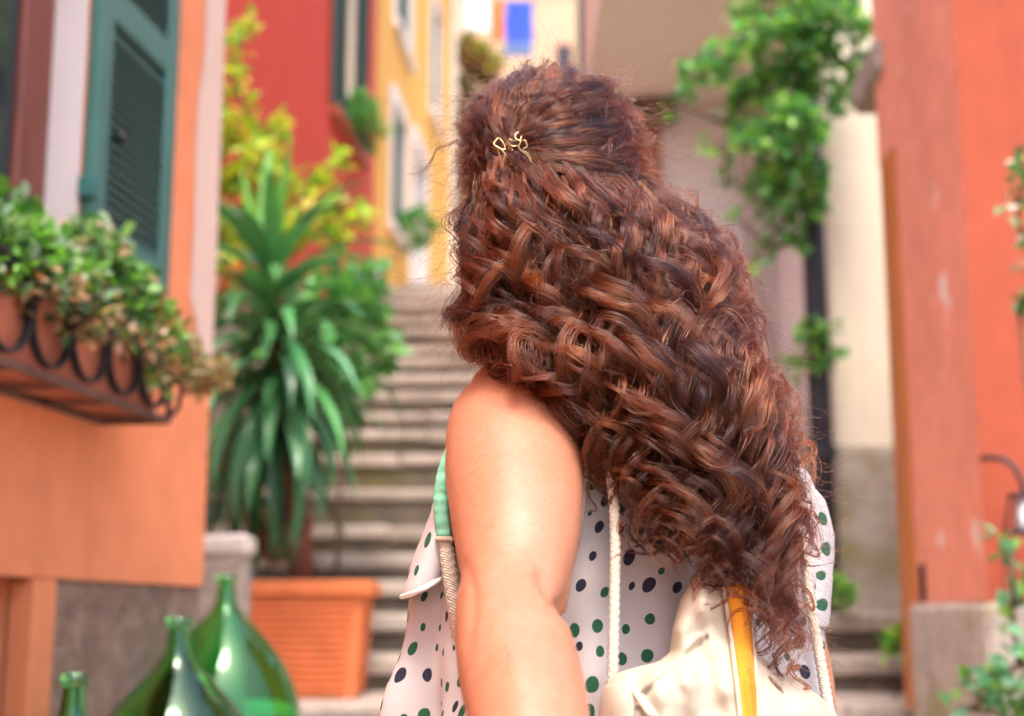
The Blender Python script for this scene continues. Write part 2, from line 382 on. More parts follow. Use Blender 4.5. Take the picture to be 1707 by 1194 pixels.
# ---------------------------------------------------------------- right orange house
RD = Vector((0.047, 0.999)); RRZ = math.atan2(RD.y, RD.x)
rh = tag(empty('salmon_house', (1.385, 4.2, 0), RRZ), 'salmon and deep orange plastered house at right edge with grey stone plinth', 'house')
ZR = 1.535
facade(rh, 0, 0.87, ZR, 4.7, [], [M_SALMON], -0.5)
facade(rh, 0.871, 1.16, 3.22, 4.7, [], [M_SALMON], -0.5, name='wall_over_door')
b = MB(); b.quad((-0.003, 0.0, ZR), (-0.003, 0.0, 4.7), (-0.003, -4, 4.7), (-0.003, -4, ZR)); b.quad((-0.003, -4, ZR), (-0.003, -4, 4.7), (1.16, -4, 4.7), (1.16, -4, ZR))
b.build('side_wall', M_DEEP, rh, recalc=False)
b = MB(); b.bbox(-0.03, 0.90, -0.45, 0.02, -0.1, ZR-0.002, 0.02, jit=0.008); b.build('plinth', M_PALEBASE, rh)
b = MB(); b.bbox(-0.03, 0.4, -4, -0.452, -0.1, ZR-0.012, 0.02, jit=0.008); b.build('plinth', M_PALEBASE, rh)
roof_slab(rh, 0, 1.16, 4.7, -4, 0.12)
b = MB(); b.bbox(0.90, 1.09, -0.05, 0.012, 1.16, 3.218, 0.006); b.build('door_post', M_DOORWOOD, rh)
b = MB(); b.bbox(0.94, 1.9, -0.46, -0.42, 1.16, 3.218, 0.006); dr = b.build('door', M_DOORWOOD, rh)
for k in range(3):
    q = MB(); q.bbox(1.02, 1.8, -0.417, -0.405, 1.3+k*0.62, 1.8+k*0.62, 0.008); q.build('panel', M_DOORWOOD, dr)
b = MB(); b.bbox(0.86, 2.5, -0.62, -0.47, 1.0, 3.3, 0.004); b.build('doorway_back', M_TAUPE, rh)
b = MB(); b.bbox(1.0, 1.52, -0.3, 0.03, 3.56, 3.70, 0.02, jit=0.01); b.build('lintel_beam', M_PLINTH2, rh)
b = MB()
for z, y, L in ((1.62, 0.003, 0.03), (1.60, 0.003, 0.02)):
    b.bbox(0.74, 0.755, 0.002, 0.02, z-0.06, z+0.05, 0.004)
b.build('hook', M_IRON, rh)

# ---------------------------------------------------------------- cream house beyond the door, with its overhanging storey
ch = tag(empty('cream_house', (1.35, 5.92, 0), 0), 'cream and off-white house behind the drainpipe with overhanging beige storey', 'house')
def cbox(name, m, x0, x1, y0, y1, z0, z1, bev=0.008, jit=0.0):
    q = MB(); q.bbox(x0-1.35, x1-1.35, y0-5.92, y1-5.92, z0, z1, bev, jit=jit); return q.build(name, m, ch)
cbox('pier', M_CREAM, 1.55, 1.85, 6.76, 7.3, 2.28, 6.0)
cbox('pier_base', M_PALEBASE, 1.545, 1.86, 6.75, 7.3, 1.4, 2.278, 0.012, 0.004)
cbox('side_wall', M_OFFWHITE, 1.68, 2.1, 7.32, 8.78, 2.45, 6.0)
cbox('side_wall_base', M_PALEBASE, 1.67, 2.11, 7.31, 8.78, 1.4, 2.448, 0.012, 0.004)
cbox('wall', M_OFFWHITE, 0.98, 2.6, 9.0, 11.0, 1.0, 4.9)
cbox('corner_pilaster', M_TERRA2, 0.80, 0.978, 8.96, 11.0, 1.0, 4.9)
cbox('pilaster', M_TAUPE, 1.50, 1.74, 8.80, 8.998, 1.0, 4.9)
cbox('overhang', M_SOFFIT, 0.48, 3.0, 7.15, 8.98, 4.82, 7.0)
cbox('beam', M_BARK, 0.72, 1.06, 8.80, 8.95, 4.66, 4.818, 0.01)
cbox('upper_wall', M_OFFWHITE, 0.72, 3.0, 9.002, 14.0, 4.902, 8.6)
# shutters on the upper side wall
up = empty('upper_window', (0.72-1.35, 13.0-5.92, 0), R(90), ch)
s_ = shutter(up, -0.9, -0.42, 6.2, 7.7, 0.01, None, far=True, fm=M_GREEN); s_ = shutter(up, 0.3, 0.78, 6.2, 7.7, 0.01, None, far=True, fm=M_GREEN)
b = MB(); b.box(-0.41, 0.29, 0.004, 0.012, 6.2, 7.7); b.build('pane', M_GLASSW, up)

# drainpipe
dp = tag(empty('drainpipe', (1.457, 6.66, 1.5)), 'black painted vertical drainpipe beneath the hanging vine', 'drainpipe')
b = MB(); b.tube([(0, 0, 0.0), (0, 0, 1.0), (0, 0, 2.0), (0, 0, 3.3)], 0.055, 20); b.build('pipe', M_PIPE, dp, True)
for z in (0.75, 2.3):
    b = MB(); b.lathe([(0.0575, -0.03), (0.068, -0.03), (0.068, 0.03), (0.0575, 0.03)], 20, (0, 0, z), cap=False); b.build('bracket', M_PIPE, dp)

# ---------------------------------------------------------------- red house, yellow house
FD = Vector((-0.061, -0.998)); FRZ = math.atan2(FD.y, FD.x)
red = tag(empty('red_house', (-1.41, 14.0, 0), FRZ), 'bright red house with green shuttered window above the shrub', 'house')
facade(red, 0.002, 7.6, 0.0, 8.8, [(1.32, 1.95, 5.85, 7.75, 0.16)], [M_RED, M_CREAM, M_CURTAIN], -4)
roof_slab(red, 0, 7.6, 8.8, -4)
shutter(red, 0.80, 1.30, 5.80, 7.78, 0.02, None, far=True, fm=M_GREEN); shutter(red, 1.97, 2.47, 5.80, 7.78, 0.02, None, far=True, fm=M_GREEN)
b = MB(); b.bbox(0.8, 2.45, -0.1, 0.09, 5.70, 5.78, 0.008); b.build('sill', M_TERRA2, red)
b = MB(); b.bbox(0.002, 7.6, 0.001, 0.03, 0.0, 3.95, 0.006); b.build('base_band', M_PLINTH2, red)
yel = tag(empty('yellow_house', (-0.94, 21.7, 0), FRZ), 'yellow house up the stairs with white framed windows and door', 'house')
YO = [(5.65, 6.65, 5.75, 7.15, 0.15), (3.55, 4.9, 5.2, 7.3, 0.2), (5.3, 6.5, 8.15, 9.9, 0.15), (2.2, 3.1, 8.35, 10.0, 0.15)]
facade(yel, 0, 7.69, 0.0, 11.8, YO, [M_YELLOW, M_MARBLE, M_GLASSW], -4)
roof_slab(yel, 0, 7.69, 11.8, -4)
for k, (x0, x1, z0, z1, d) in enumerate(YO):
    b = MB(); q = 0.13
    b.bbox(x0-q, x0-0.002, 0.001, 0.04, z0-0.05, z1+q, 0.006); b.bbox(x1+0.002, x1+q, 0.001, 0.04, z0-0.05, z1+q, 0.006)
    b.bbox(x0, x1, 0.001, 0.045, z1+0.002, z1+q+0.05, 0.006)
    if k != 1: b.bbox(x0-q-0.03, x1+q+0.03, 0.001, 0.09, z0-0.14, z0-0.055, 0.006)
    fr = b.build('door_frame' if k == 1 else 'window_frame', M_MARBLE, yel)
    if k == 1:
        b = MB(); b.bbox(x0+0.02, x1-0.02, -0.17, -0.11, z0, z1-0.01, 0.006); b.build('door', M_DOORW, yel)
    else:
        shutter(yel, x0+0.02, (x0+x1)/2-0.01, z0+0.01, z1-0.01, -0.06, None, far=True, fm=M_GREEN); shutter(yel, (x0+x1)/2+0.01, x1-0.02, z0+0.01, z1-0.01, -0.06, None, far=True, fm=M_GREEN)
b = MB(); b.bbox(-0.01, 0.55, 0.002, 0.05, 0.0, 11.7, 0.01); b.build('corner_band', M_CREAM, yel)
b = MB(); b.bbox(0.552, 7.69, 0.001, 0.04, 0.0, 5.0, 0.006); b.build('base_band', M_TAUPE, yel)

# ---------------------------------------------------------------- far peach house closing the alley
fh = tag(empty('peach_house', (-3.0, 27.0, 0), 0), 'pale peach house closing the alley at the top behind the laundry', 'house')
def fbox(name, m, x0, x1, y0, y1, z0, z1, bev=0.01):
    q = MB(); q.bbox(x0+3, x1+3, y0-27, y1-27, z0, z1, bev); return q.build(name, m, fh)
fbox('wall', M_PEACH, -5, 6, 27, 33, 0, 16.5); fbox('roof', M_ROOF, -5.3, 6.3, 26.6, 33.3, 16.503, 16.8)
for x, z in ((1.05, 12.0), (-0.1, 15.0), (2.4, 15.0), (2.4, 12.0), (-2.2, 12.0)):
    wq = fbox('window', M_BROWN, x-0.16, x+0.16, 26.95, 27.05, z, z+0.75)
    q = MB(); q.box(x-0.12+3, x+0.12+3, -0.06, -0.052, z+0.05, z+0.7); q.build('pane', M_GLASSW, wq)

# ================================================================ LAUNDRY
cl = MB(); cl.tube([(-1.4, 24.0, P(700, -10, 24).z), P(780, -1, 24.0), P(830, 2, 24.0), P(890, 3, 24.0), P(960, -2, 24), (2.6, 24, P(1100, -16, 24).z)], 0.008, 6)
# hangs between the yellow house and the cream house, whose upper walls carry its ends
tag(cl.build('clothes_line', M_IRON), 'thin clothes line strung across the alley near the top', 'clothes line')
def garment(name, label, cat, px0, px1, py0, py1, Y, col, col2=None, split=None):
    a = P(px0, py0, Y); c = P(px1, py1, Y); z1 = P(px0, py0, Y).z; z0 = c.z; b = MB(); nx, nz = 14, 16; V = []
    for k in range(nz+1):
        row = []
        for i in range(nx+1):
            x = a.x+(c.x-a.x)*i/nx; z = z1+(z0-z1)*k/nz
            row.append((x+0.01*math.sin(k*0.7+i), Y+0.05*math.sin(i*1.1+px0)*(k/nz)+0.03*math.sin(i*2.3), z+0.015*math.sin(i*0.9)*(k/nz)))
        V.append(row)
    for k in range(nz):
        for i in range(nx):
            m = 0 if split is None or k/nz < split else 1
            b.quad(V[k][i], V[k][i+1], V[k+1][i+1], V[k+1][i], m)
    ms = [cloth(name+'_cloth', col)] + ([cloth(name+'_cloth_b', col2)] if col2 else [])
    o = b.build(name, ms, None, True, recalc=False)
    o.modifiers.new('thick', 'SOLIDIFY').thickness = 0.006
    tag(o, label, cat, 'laundry on the line')
garment('white_sheet', 'white sheet hanging leftmost on the clothes line', 'sheet', 776, 816, -1, 52, 23.99, (0.85, 0.82, 0.86))
garment('orange_towel', 'narrow orange towel hanging between white sheet and blue towel', 'towel', 821, 838, 1, 70, 24.0, (0.85, 0.20, 0.03))
garment('blue_towel', 'blue towel hanging on the line right of the orange one', 'towel', 841, 888, 3, 93, 24.01, (0.06, 0.13, 0.62), (0.16, 0.25, 0.50), 0.72)

# ================================================================ PLANTS
def add_leaf(b, c, d, n, L, W, col):
    """folded leaf: d along, n normal"""
    s = d.cross(n); i = len(b.v); k = n*(W*0.22)
    pts = [c, c+d*(L*0.35)+s*W*0.5+k, c+d*(L*0.72)+s*W*0.42+k, c+d*L, c+d*(L*0.72)-s*W*0.42+k, c+d*(L*0.35)-s*W*0.5+k, c+d*(L*0.5)]
    b.v += [tuple(p) for p in pts]; b.f += [(i, i+1, i+2, i+6), (i+6, i+2, i+3, i+4), (i, i+6, i+4, i+5)]; b.m += [0, 0, 0]
    b.col += [(*col, 1)]*7
def rv(): 
    v = Vector((random.gauss(0, 1), random.gauss(0, 1), random.gauss(0, 1))); return v.normalized()
def pick(cols):
    c = random.choice(cols); k = random.uniform(0.7, 1.3); return (c[0]*k, c[1]*k*random.uniform(0.92, 1.08), c[2]*k)
def crown(blobs, n, L, W, cols, clump=7, up=0.3, spread=None):
    """blobs: (centre, rx, ry, rz); leaves grow in twig clumps through the volume"""
    b = MB(); tot = sum(r[1]*r[3] for r in blobs); twigs = []
    for c, rx, ry, rz in blobs:
        c = Vector(c); k = max(1, int(n*rx*rz/tot/clump))
        for _ in range(k):
            u = rv(); rad = random.random()**0.45
            p = c+Vector((u.x*rx, u.y*ry, u.z*rz))*rad
            twigs.append((c, p)); out = (u+Vector((0, 0, up))).normalized()
            for q in range(clump):
                d = (out*0.7+rv()*0.9).normalized(); nn = (rv()*0.6+Vector((0, -0.3, 0.9))).normalized()
                nn = (nn-d*nn.dot(d)).normalized()
                s = random.uniform(0.65, 1.25)
                add_leaf(b, p+rv()*L*0.55, d, nn, L*s, W*s, pick(cols))
    return b, twigs
def plant(name, label, cat, base, blobs, n, L, W, cols, stemr=0.008, group=None, clump=7, nst=14, bark=None, up=0.3):
    root = tag(empty(name, base), label, cat, group)
    bl = [(Vector(c)-Vector(base), rx, ry, rz) for c, rx, ry, rz in blobs]
    b, tw = crown(bl, n, L, W, cols, clump, up)
    b.build('foliage', M_LEAF, root, recalc=False, kind='stuff')
    s = MB()
    done = [Vector((0, 0, 0))]
    for c, rx, ry, rz in sorted(bl, key=lambda q: q[0].length):
        a = min(done, key=lambda q: (q-c).length); done.append(c.copy())
        mid = (a+c)/2+Vector((random.uniform(-1, 1)*rx*0.3, 0, rz*0.2))
        s.tube([a, mid, c], [stemr*1.2, stemr, stemr*0.8], 6)
    random.shuffle(tw)
    for c, p in tw[:nst*len(bl)]: s.tube([c, (c+p)/2+rv()*0.01, p], [stemr*0.5, stemr*0.4, stemr*0.25], 5)
    s.build('stem', bark or M_BARK, root, True)
    return root
G1 = [(0.075, 0.16, 0.03), (0.05, 0.12, 0.025), (0.11, 0.20, 0.045), (0.16, 0.24, 0.10), (0.04, 0.085, 0.02)]
GY = [(0.45, 0.62, 0.03), (0.32, 0.55, 0.03), (0.60, 0.70, 0.06), (0.20, 0.44, 0.04), (0.70, 0.50, 0.10)]
GV = [(0.12, 0.38, 0.09), (0.09, 0.30, 0.09), (0.20, 0.50, 0.10), (0.32, 0.60, 0.11), (0.06, 0.20, 0.07)]

# yucca in the terracotta planter
PLZ = 1.168
pl = tag(empty('terracotta_planter', (-0.84, 5.86, PLZ)), 'large ribbed rectangular terracotta planter at the foot of the stairs', 'planter')
def trunc(x, y, z0, z1, k0, k1, m=0):
    bb = MB(); bb.loft([[(-x*k, -y*k, z), (x*k, -y*k, z), (x*k, y*k, z), (-x*k, y*k, z)] for z, k in ((z0, k0), (z1, k1))]); return bb
b = trunc(0.265, 0.185, 0.0, 0.405, 0.86, 0.98)
o = b.build('pot_body', M_TERRA, pl); bv = o.modifiers.new('b', 'BEVEL'); bv.width = 0.012; bv.segments = 2
b = MB()
for k in range(12):
    z = 0.035+k*0.0288; kk = 0.86+0.12*z/0.405
    for sgn in (-1, 1):
        b.bbox(-0.265*kk+0.045, 0.265*kk-0.045, sgn*0.185*kk-0.013, sgn*0.185*kk+0.013, z, z+0.014, 0.004)
        b.bbox(sgn*0.265*kk-0.013, sgn*0.265*kk+0.013, -0.185*kk+0.04, 0.185*kk-0.04, z, z+0.014, 0.004)
b.build('ribs', M_TERRA, pl, kind='stuff')
b = MB()
for x0, x1, y0, y1 in ((-0.29, 0.29, -0.21, -0.165), (-0.29, 0.29, 0.165, 0.21), (-0.29, -0.245, -0.164, 0.164), (0.245, 0.29, -0.164, 0.164)):
    b.bbox(x0, x1, y0, y1, 0.402, 0.462, 0.009)
b.build('rim', M_TERRA, pl)
b = MB(); b.box(-0.244, 0.244, -0.163, 0.163, 0.41, 0.435); b.build('soil', M_SOIL, pl)
for sx in (-0.2, 0.2):
    b = MB(); b.bbox(sx-0.03, sx+0.03, -0.15, 0.15, -0.022, -0.001, 0.004); b.build('foot', M_TERRA2, pl)

def sword_leaf(name, root, origin, az, el, L, W, droop, col, tipfade=0.1):
    n = 12; b = MB(); p = Vector(origin); e = el; ds = L/n
    h = Vector((math.cos(az), math.sin(az), 0)); s = Vector((-math.sin(az), math.cos(az), 0)); rows = []
    for k in range(n+1):
        f = k/n; d = h*math.cos(e)+Vector((0, 0, 1))*math.sin(e); nn = (s.cross(d)).normalized()*-1
        wv = W*(0.55+1.3*f)*(1 if f < 0.35 else 1)*max(0.02, (1-f**2.6)) if f < 0.3 else W*max(0.03, 0.98*(1-((f-0.3)/0.7)**2.2)**0.9)
        rows.append((p-s*wv*0.5+nn*wv*0.16, p.copy(), p+s*wv*0.5+nn*wv*0.16))
        p = p+d*ds; e -= droop/n*(0.4+1.2*f)
    for k in range(n+1):
        for q in rows[k]:
            b.v.append(tuple(q)); kf = 1+tipfade*(k/n)
            b.col.append((col[0]*kf, col[1]*kf, col[2]*kf, 1))
    for k in range(n):
        for q in (0, 1): b.f.append((k*3+q, k*3+q+1, k*3+q+4, k*3+q+3)); b.m.append(0)
    return b.build(name, M_YUCCA, root, True, recalc=False)
def yucca(name, label, base, trunk_pts, trunk_r, heads, cols):
    root = tag(empty(name, base), label, 'plant'); B = Vector(base)
    b = MB(); b.tube([Vector(q)-B for q in trunk_pts], trunk_r, 12)
    o = b.build('trunk', M_TRUNK, root, True)
    for hp, n, L, W, el0, el1, dr0, dr1, seed in heads:
        rnd = random.Random(seed); h = Vector(hp)-B
        for k in range(n):
            f = k/(n-1); az = k*2.39996+rnd.uniform(-0.25, 0.25); el = el1+(el0-el1)*(1-f)**1.15+rnd.uniform(-0.12, 0.12)
            c = rnd.choice(cols); kk = rnd.uniform(0.8, 1.25); c = tuple(x*kk for x in c)
            sword_leaf('leaf', root, h+Vector((0, 0, -0.24*f+0.02)), az, el, L*rnd.uniform(0.8, 1.12), W*rnd.uniform(0.85, 1.1), dr0+(dr1-dr0)*rnd.random(), c)
    return root
YC = [(0.07, 0.24, 0.09), (0.10, 0.31, 0.10), (0.045, 0.15, 0.065), (0.16, 0.38, 0.19), (0.05, 0.18, 0.07)]
yb = P(505, 975, 5.88); hp = P(455, 470, 5.7)
yucca('yucca', 'tall yucca with drooping sword leaves in the ribbed terracotta planter', (yb.x, yb.y, PLZ+0.436),
      [(yb.x, yb.y, PLZ+0.43), P(500, 880, 5.87), P(488, 780, 5.85), P(470, 650, 5.78), P(457, 520, 5.72), hp], [0.052, 0.046, 0.042, 0.04, 0.038, 0.03],
      [(hp, 46, 0.65, 0.070, 1.2, -0.4, 0.9, 1.7, 3), (P(462, 560, 5.73), 56, 0.65, 0.066, 0.7, -0.9, 1.1, 1.8, 4), (P(470, 640, 5.77), 30, 0.55, 0.06, 0.1, -1.2, 0.8, 1.4, 6)], YC)
for nm_ in ('yucca',):
    yo = bpy.data.objects[nm_]
    st = MB(); q0 = P(497, 885, 5.86)-Vector((yb.x, yb.y, PLZ+0.436)); q1 = P(516, 868, 5.84)-Vector((yb.x, yb.y, PLZ+0.436))
    st.tube([q0, (q0+q1)/2, q1], [0.035, 0.034, 0.03], 10); st.build('cut_branch', M_TRUNK, yo, True)
    rnd = random.Random(5)
    for px, py, L, az, el, dr in ((440, 430, 0.52, 1.7, 1.42, 0.12), (462, 430, 0.50, -0.5, 1.48, 0.08), (425, 430, 0.42, 2.6, 1.38, 0.15), (476, 440, 0.45, 0.2, 1.36, 0.12)):
        sword_leaf('leaf', yo, P(px, py, 5.68)-Vector((yb.x, yb.y, PLZ+0.436)), az, el, L, 0.07, dr, (0.13, 0.34, 0.05))
# a second, darker one hangs behind on the left
pb = P(415, 968, 6.25)
yucca('dracaena', 'dark drooping dracaena half hidden under the yucca by the house corner', (pb.x, pb.y, 1.33),
      [(pb.x, pb.y, 1.33), P(420, 860, 6.22), P(418, 740, 6.18)], [0.04, 0.035, 0.03],
      [(P(418, 735, 6.15), 30, 0.58, 0.052, 0.9, -1.0, 0.9, 1.6, 8)], [(0.025, 0.07, 0.035), (0.035, 0.10, 0.045)])
# lime shrub behind
lb = P(430, 900, 7.0)
plant('lime_shrub', 'yellow-green leafy shrub rising behind the yucca against the red house', 'shrub', (lb.x, lb.y, 1.65),
      [(P(x, y, 7.0+random.uniform(-0.15, 0.15)), r, r, r*0.8) for x, y, r in
       ((405, 50, .07), (395, 85, .06), (385, 130, .05), (400, 160, .06), (385, 200, .07), (420, 205, .09), (450, 215, .09), (400, 240, .10), (440, 265, .10), (385, 300, .11), (420, 320, .11), (470, 300, .08), (400, 380, .12), (500, 330, .08), (530, 300, .07), (560, 275, .06),
        (545, 345, .09), (590, 362, .05), (510, 385, .11), (560, 400, .08), (450, 400, .13), (395, 440, .12), (600, 365, .04))], 1500, 0.07, 0.04, GY, 0.008, nst=5)
plant('round_leaf_shrub', 'dark green bush with broad rounded leaves beside the stairs', 'shrub', tuple(P(560, 960, 6.75))[:2]+(1.5,),
      [(P(560, 560, 6.7), 0.24, 0.2, 0.26), (P(590, 480, 6.7), 0.16, 0.16, 0.18), (P(575, 660, 6.65), 0.14, 0.14, 0.12), (P(520, 660, 6.8), 0.18, 0.18, 0.22), (P(480, 560, 6.9), 0.2, 0.2, 0.25)], 900, 0.11, 0.075, GV[:3]+[(0.12, 0.30, 0.12)], 0.012)
plant('orange_flowers', 'small orange flowering plant under the yucca leaves', 'flowers', tuple(P(455, 965, 6.5))[:2]+(1.50,),
      [(P(440, 880, 6.5), 0.10, 0.1, 0.10), (P(465, 900, 6.5), 0.09, 0.08, 0.08), (P(400, 480, 6.75), 0.12, 0.1, 0.1)], 260, 0.06, 0.045, [(0.7, 0.16, 0.03), (0.6, 0.12, 0.05), (0.10, 0.16, 0.04)], 0.006)

# pale pillar between house corner and planter
pp = tag(empty('stone_pillar', tuple(P(372, 1080, 5.0))[:2]+(1.02,)), 'low pale stone pillar with flat cap beside the orange house corner', 'pillar')
zt = P(372, 893, 5.0).z-1.02; zb = P(372, 928, 5.0).z-1.02
b = MB(); b.bbox(-0.085, 0.075, -0.08, 0.08, 0.0, zb, 0.01, jit=0.003); b.build('shaft', M_PLINTH2, pp)
b = MB(); b.bbox(-0.098, 0.088, -0.095, 0.095, zb+0.001, zt, 0.014, jit=0.003); b.build('cap', M_STONEW, pp)
# old pot behind the pillar
op = tag(empty('terracotta_pot', tuple(P(372, 880, 6.6))[:2]+(1.5,)), 'old round terracotta pot in shade behind the pale pillar', 'pot')
b = MB(); b.lathe([(0.10, 0), (0.105, 0.01), (0.145, 0.27), (0.162, 0.275), (0.165, 0.33), (0.145, 0.332), (0.135, 0.28)], 28); b.build('pot_body', M_TERRA2, op, False)
b = MB(); b.lathe([(0.13, 0.28), (0.132, 0.30)], 20); b.build('soil', M_SOIL, op)
plant('small_leafy_plant', 'brownish leafy plant in the old pot by the house corner', 'plant', tuple(P(372, 880, 6.6))[:2]+(1.80,), [(P(372, 790, 6.6), 0.10, 0.1, 0.16), (P(378, 730, 6.6), 0.08, 0.1, 0.12)], 300, 0.06, 0.03, [(0.18, 0.06, 0.04), (0.10, 0.10, 0.04), (0.22, 0.10, 0.07)], 0.006)

# ---------------------------------------------------------------- iron basket, trough and plants under the left window
def L2W(t, n, z):
    return Vector((-0.86+LD.x*t+0.991*n, 4.0+LD.y*t-0.132*n, z))
bk = tag(empty('window_basket', L2W(0.74, 0, 1.93), LRZ), 'wrought iron window basket with scroll rings under the left window', 'basket')
BL = 1.25; BD = 0.165; BH = 0.2
b = MB()
for y in (0.006, BD): b.bbox(0, BL, y-0.006, y+0.006, 0, 0.016, 0.002)
b.bbox(-0.012, 0, 0.0, BD+0.006, 0, 0.016, 0.002); b.bbox(BL, BL+0.012, 0.0, BD+0.006, 0, 0.016, 0.002)
for x in np.linspace(0.08, BL-0.08, 6): b.bbox(x-0.012, x+0.012, 0.013, BD-0.007, 0.003, 0.009, 0.001)
b.build('bottom_frame', M_RUST, bk)
b = MB()
b.bbox(0, BL, BD-0.005, BD+0.005, BH, BH+0.014, 0.002); b.bbox(-0.012, 0, 0.0, BD+0.005, BH, BH+0.014, 0.002); b.bbox(BL, BL+0.012, 0.0, BD+0.005, BH, BH+0.014, 0.002)
b.build('top_rail', M_IRON, bk)
for x in (-0.006, BL+0.006):
    b = MB(); b.bbox(x-0.006, x+0.006, BD-0.006, BD+0.006, 0.017, BH-0.001, 0.002); b.build('post', M_IRON, bk)
rg = MB(); rad = 0.083
ring = [(rad*math.cos(a), 0, rad*math.sin(a)) for a in np.linspace(0, 2*math.pi, 25)]
rg.loft([[(x*1.0, -0.009, z*1.0), (x*1.0, 0.009, z), (x*0.93, 0.009, z*0.93), (x*0.93, -0.009, z*0.93)] for x, _, z in ring], True, False)
first = None
for k in range(7):
    if first is None: q = rg.build('ring', M_IRON, bk, False); first = q
    else: q = link('ring', first.data, bk)
    q.location = (0.09+k*0.172, BD, 0.108)
ers = link('ring', first.data, bk); ers.location = (-0.006, 0.09, 0.108); ers.rotation_euler = (0, 0, R(90))
sc = MB(); sc.tube([(-0.006, BD, 0.19), (-0.05, BD+0.01, 0.16), (-0.065, BD+0.01, 0.10), (-0.04, BD+0.01, 0.04), (-0.006, BD, 0.012)], 0.006, 8); sc.build('scroll', M_IRON, bk, True)
tr = tag(empty('flower_trough', L2W(0.78, 0.015, 1.9465), LRZ), 'terracotta flower trough inside the iron window basket', 'trough')
b = MB(); b.loft([[(0, 0, 0), (1.1, 0, 0), (1.1, 0.13, 0), (0, 0.13, 0)], [(-0.005, -0.003, 0.15), (1.105, -0.003, 0.15), (1.105, 0.137, 0.15), (-0.005, 0.137, 0.15)]]); b.build('trough_body', M_TERRA2, tr)
b = MB(); b.bbox(-0.008, 1.108, -0.006, 0.14, 0.151, 0.166, 0.004); b.build('rim', M_TERRA2, tr)
SUC = [(0.15, 0.38, 0.05), (0.09, 0.26, 0.05), (0.22, 0.44, 0.12), (0.05, 0.14, 0.04), (0.42, 0.58, 0.38), (0.20, 0.46, 0.07)]
SUCB = SUC+[(0.35, 0.16, 0.06), (0.40, 0.22, 0.12)]
DRY = [(0.42, 0.22, 0.11), (0.52, 0.34, 0.22), (0.20, 0.16, 0.05), (0.14, 0.20, 0.05)]
tz = 2.10
def boxplant(nm, lab, t, blobs, n, cols, L=0.036, W=0.024):
    base = L2W(t, 0.09, tz); plant(nm, lab, 'plant', base, [(L2W(tt, nn, zz), r1, r1, r2) for tt, nn, zz, r1, r2 in blobs], n, L, W, cols, 0.005, 'plants in the window trough', 6, 20)
boxplant('succulent', 'bright green succulent at the far left of the window basket', 1.42, [(1.44, 0.10, 2.20, 0.08, 0.07), (1.36, 0.13, 2.15, 0.09, 0.07), (1.5, 0.1, 2.13, 0.1, 0.07)], 1150, SUC)
boxplant('succulent', 'fullest green succulent with pale blossoms before the white reveal', 1.12, [(1.08, 0.12, 2.23, 0.075, 0.075), (1.16, 0.10, 2.17, 0.08, 0.07), (1.0, 0.13, 2.18, 0.08, 0.07), (1.24, 0.12, 2.14, 0.07, 0.07)], 1500, SUC+[(0.62, 0.42, 0.36)])
boxplant('succulent', 'green succulent leaning before the foot of the green shutter', 0.84, [(0.88, 0.12, 2.19, 0.07, 0.07), (0.80, 0.13, 2.15, 0.07, 0.06), (0.94, 0.13, 2.14, 0.07, 0.07), (0.84, 0.18, 2.08, 0.05, 0.06)], 1150, SUCB)
boxplant('dry_plant', 'withered tan plant spilling over the right end of the window basket', 0.70, [(0.68, 0.16, 2.10, 0.07, 0.06), (0.62, 0.20, 2.06, 0.06, 0.05), (0.74, 0.19, 2.08, 0.06, 0.05), (0.56, 0.2, 2.08, 0.05, 0.05)], 750, DRY, 0.028, 0.014)
boxplant('trailing_plant', 'thin rusty trailing plant hanging down in front of the iron rings', 1.2, [(1.28, 0.21, 2.07, 0.07, 0.06), (1.08, 0.21, 2.06, 0.08, 0.05), (0.92, 0.22, 2.05, 0.04, 0.07), (1.45, 0.2, 2.08, 0.07, 0.06)], 320, DRY[:2]+[(0.10, 0.16, 0.03), (0.05, 0.1, 0.03)], 0.03, 0.016)

# flowers on the red house sill and yellow house sill
def wpos(o, t, n, z): return Vector(o)+Vector((FD.x*t, FD.y*t, z))+Vector((0.998*n, -0.061*n, 0))
plant('window_plant', 'dark green plant on the sill of the red house window', 'plant', wpos((-1.41, 14, 0), 1.6, 0.04, 5.785), [(wpos((-1.41, 14, 0), 1.35, 0.1, 5.98), 0.22, 0.1, 0.24), (wpos((-1.41, 14, 0), 1.8, 0.1, 5.93), 0.22, 0.1, 0.18)], 420, 0.09, 0.05, GV[:3], 0.01)
plant('window_plant', 'green plant hanging from the yellow house window', 'plant', wpos((-0.94, 21.7, 0), 5.95, 0.06, 5.70), [(wpos((-0.94, 21.7, 0), 5.9, 0.16, 5.85), 0.26, 0.14, 0.22)], 300, 0.1, 0.06, GV[:3], 0.01)
# greenery at the top of the alley
plant('terrace_shrub', 'olive green shrub on the terrace below the laundry', 'shrub', tuple(P(790, 330, 22.5))[:2]+(5.55,), [(P(775, 190, 22.5), 0.45, 0.4, 1.0), (P(800, 130, 22.5), 0.3, 0.3, 0.5), (P(760, 300, 22.5), 0.4, 0.3, 0.9)], 900, 0.16, 0.08, [(0.16, 0.15, 0.03), (0.22, 0.20, 0.04), (0.12, 0.10, 0.03)], 0.03)
plant('terrace_vine', 'lime green vine along the terracotta awning below the laundry', 'vine', tuple(P(805, 330, 22.0))[:2]+(5.5,), [(P(800, 88, 22.0), 0.25, 0.2, 0.12), (P(825, 110, 22.0), 0.2, 0.2, 0.14), (P(775, 70, 22.0), 0.2, 0.2, 0.1)], 420, 0.11, 0.06, [(0.30, 0.40, 0.03), (0.20, 0.36, 0.04), (0.5, 0.2, 0.05)], 0.03)
aw = MB(); a0 = P(752, 62, 21.9); a1 = P(830, 122, 21.9)
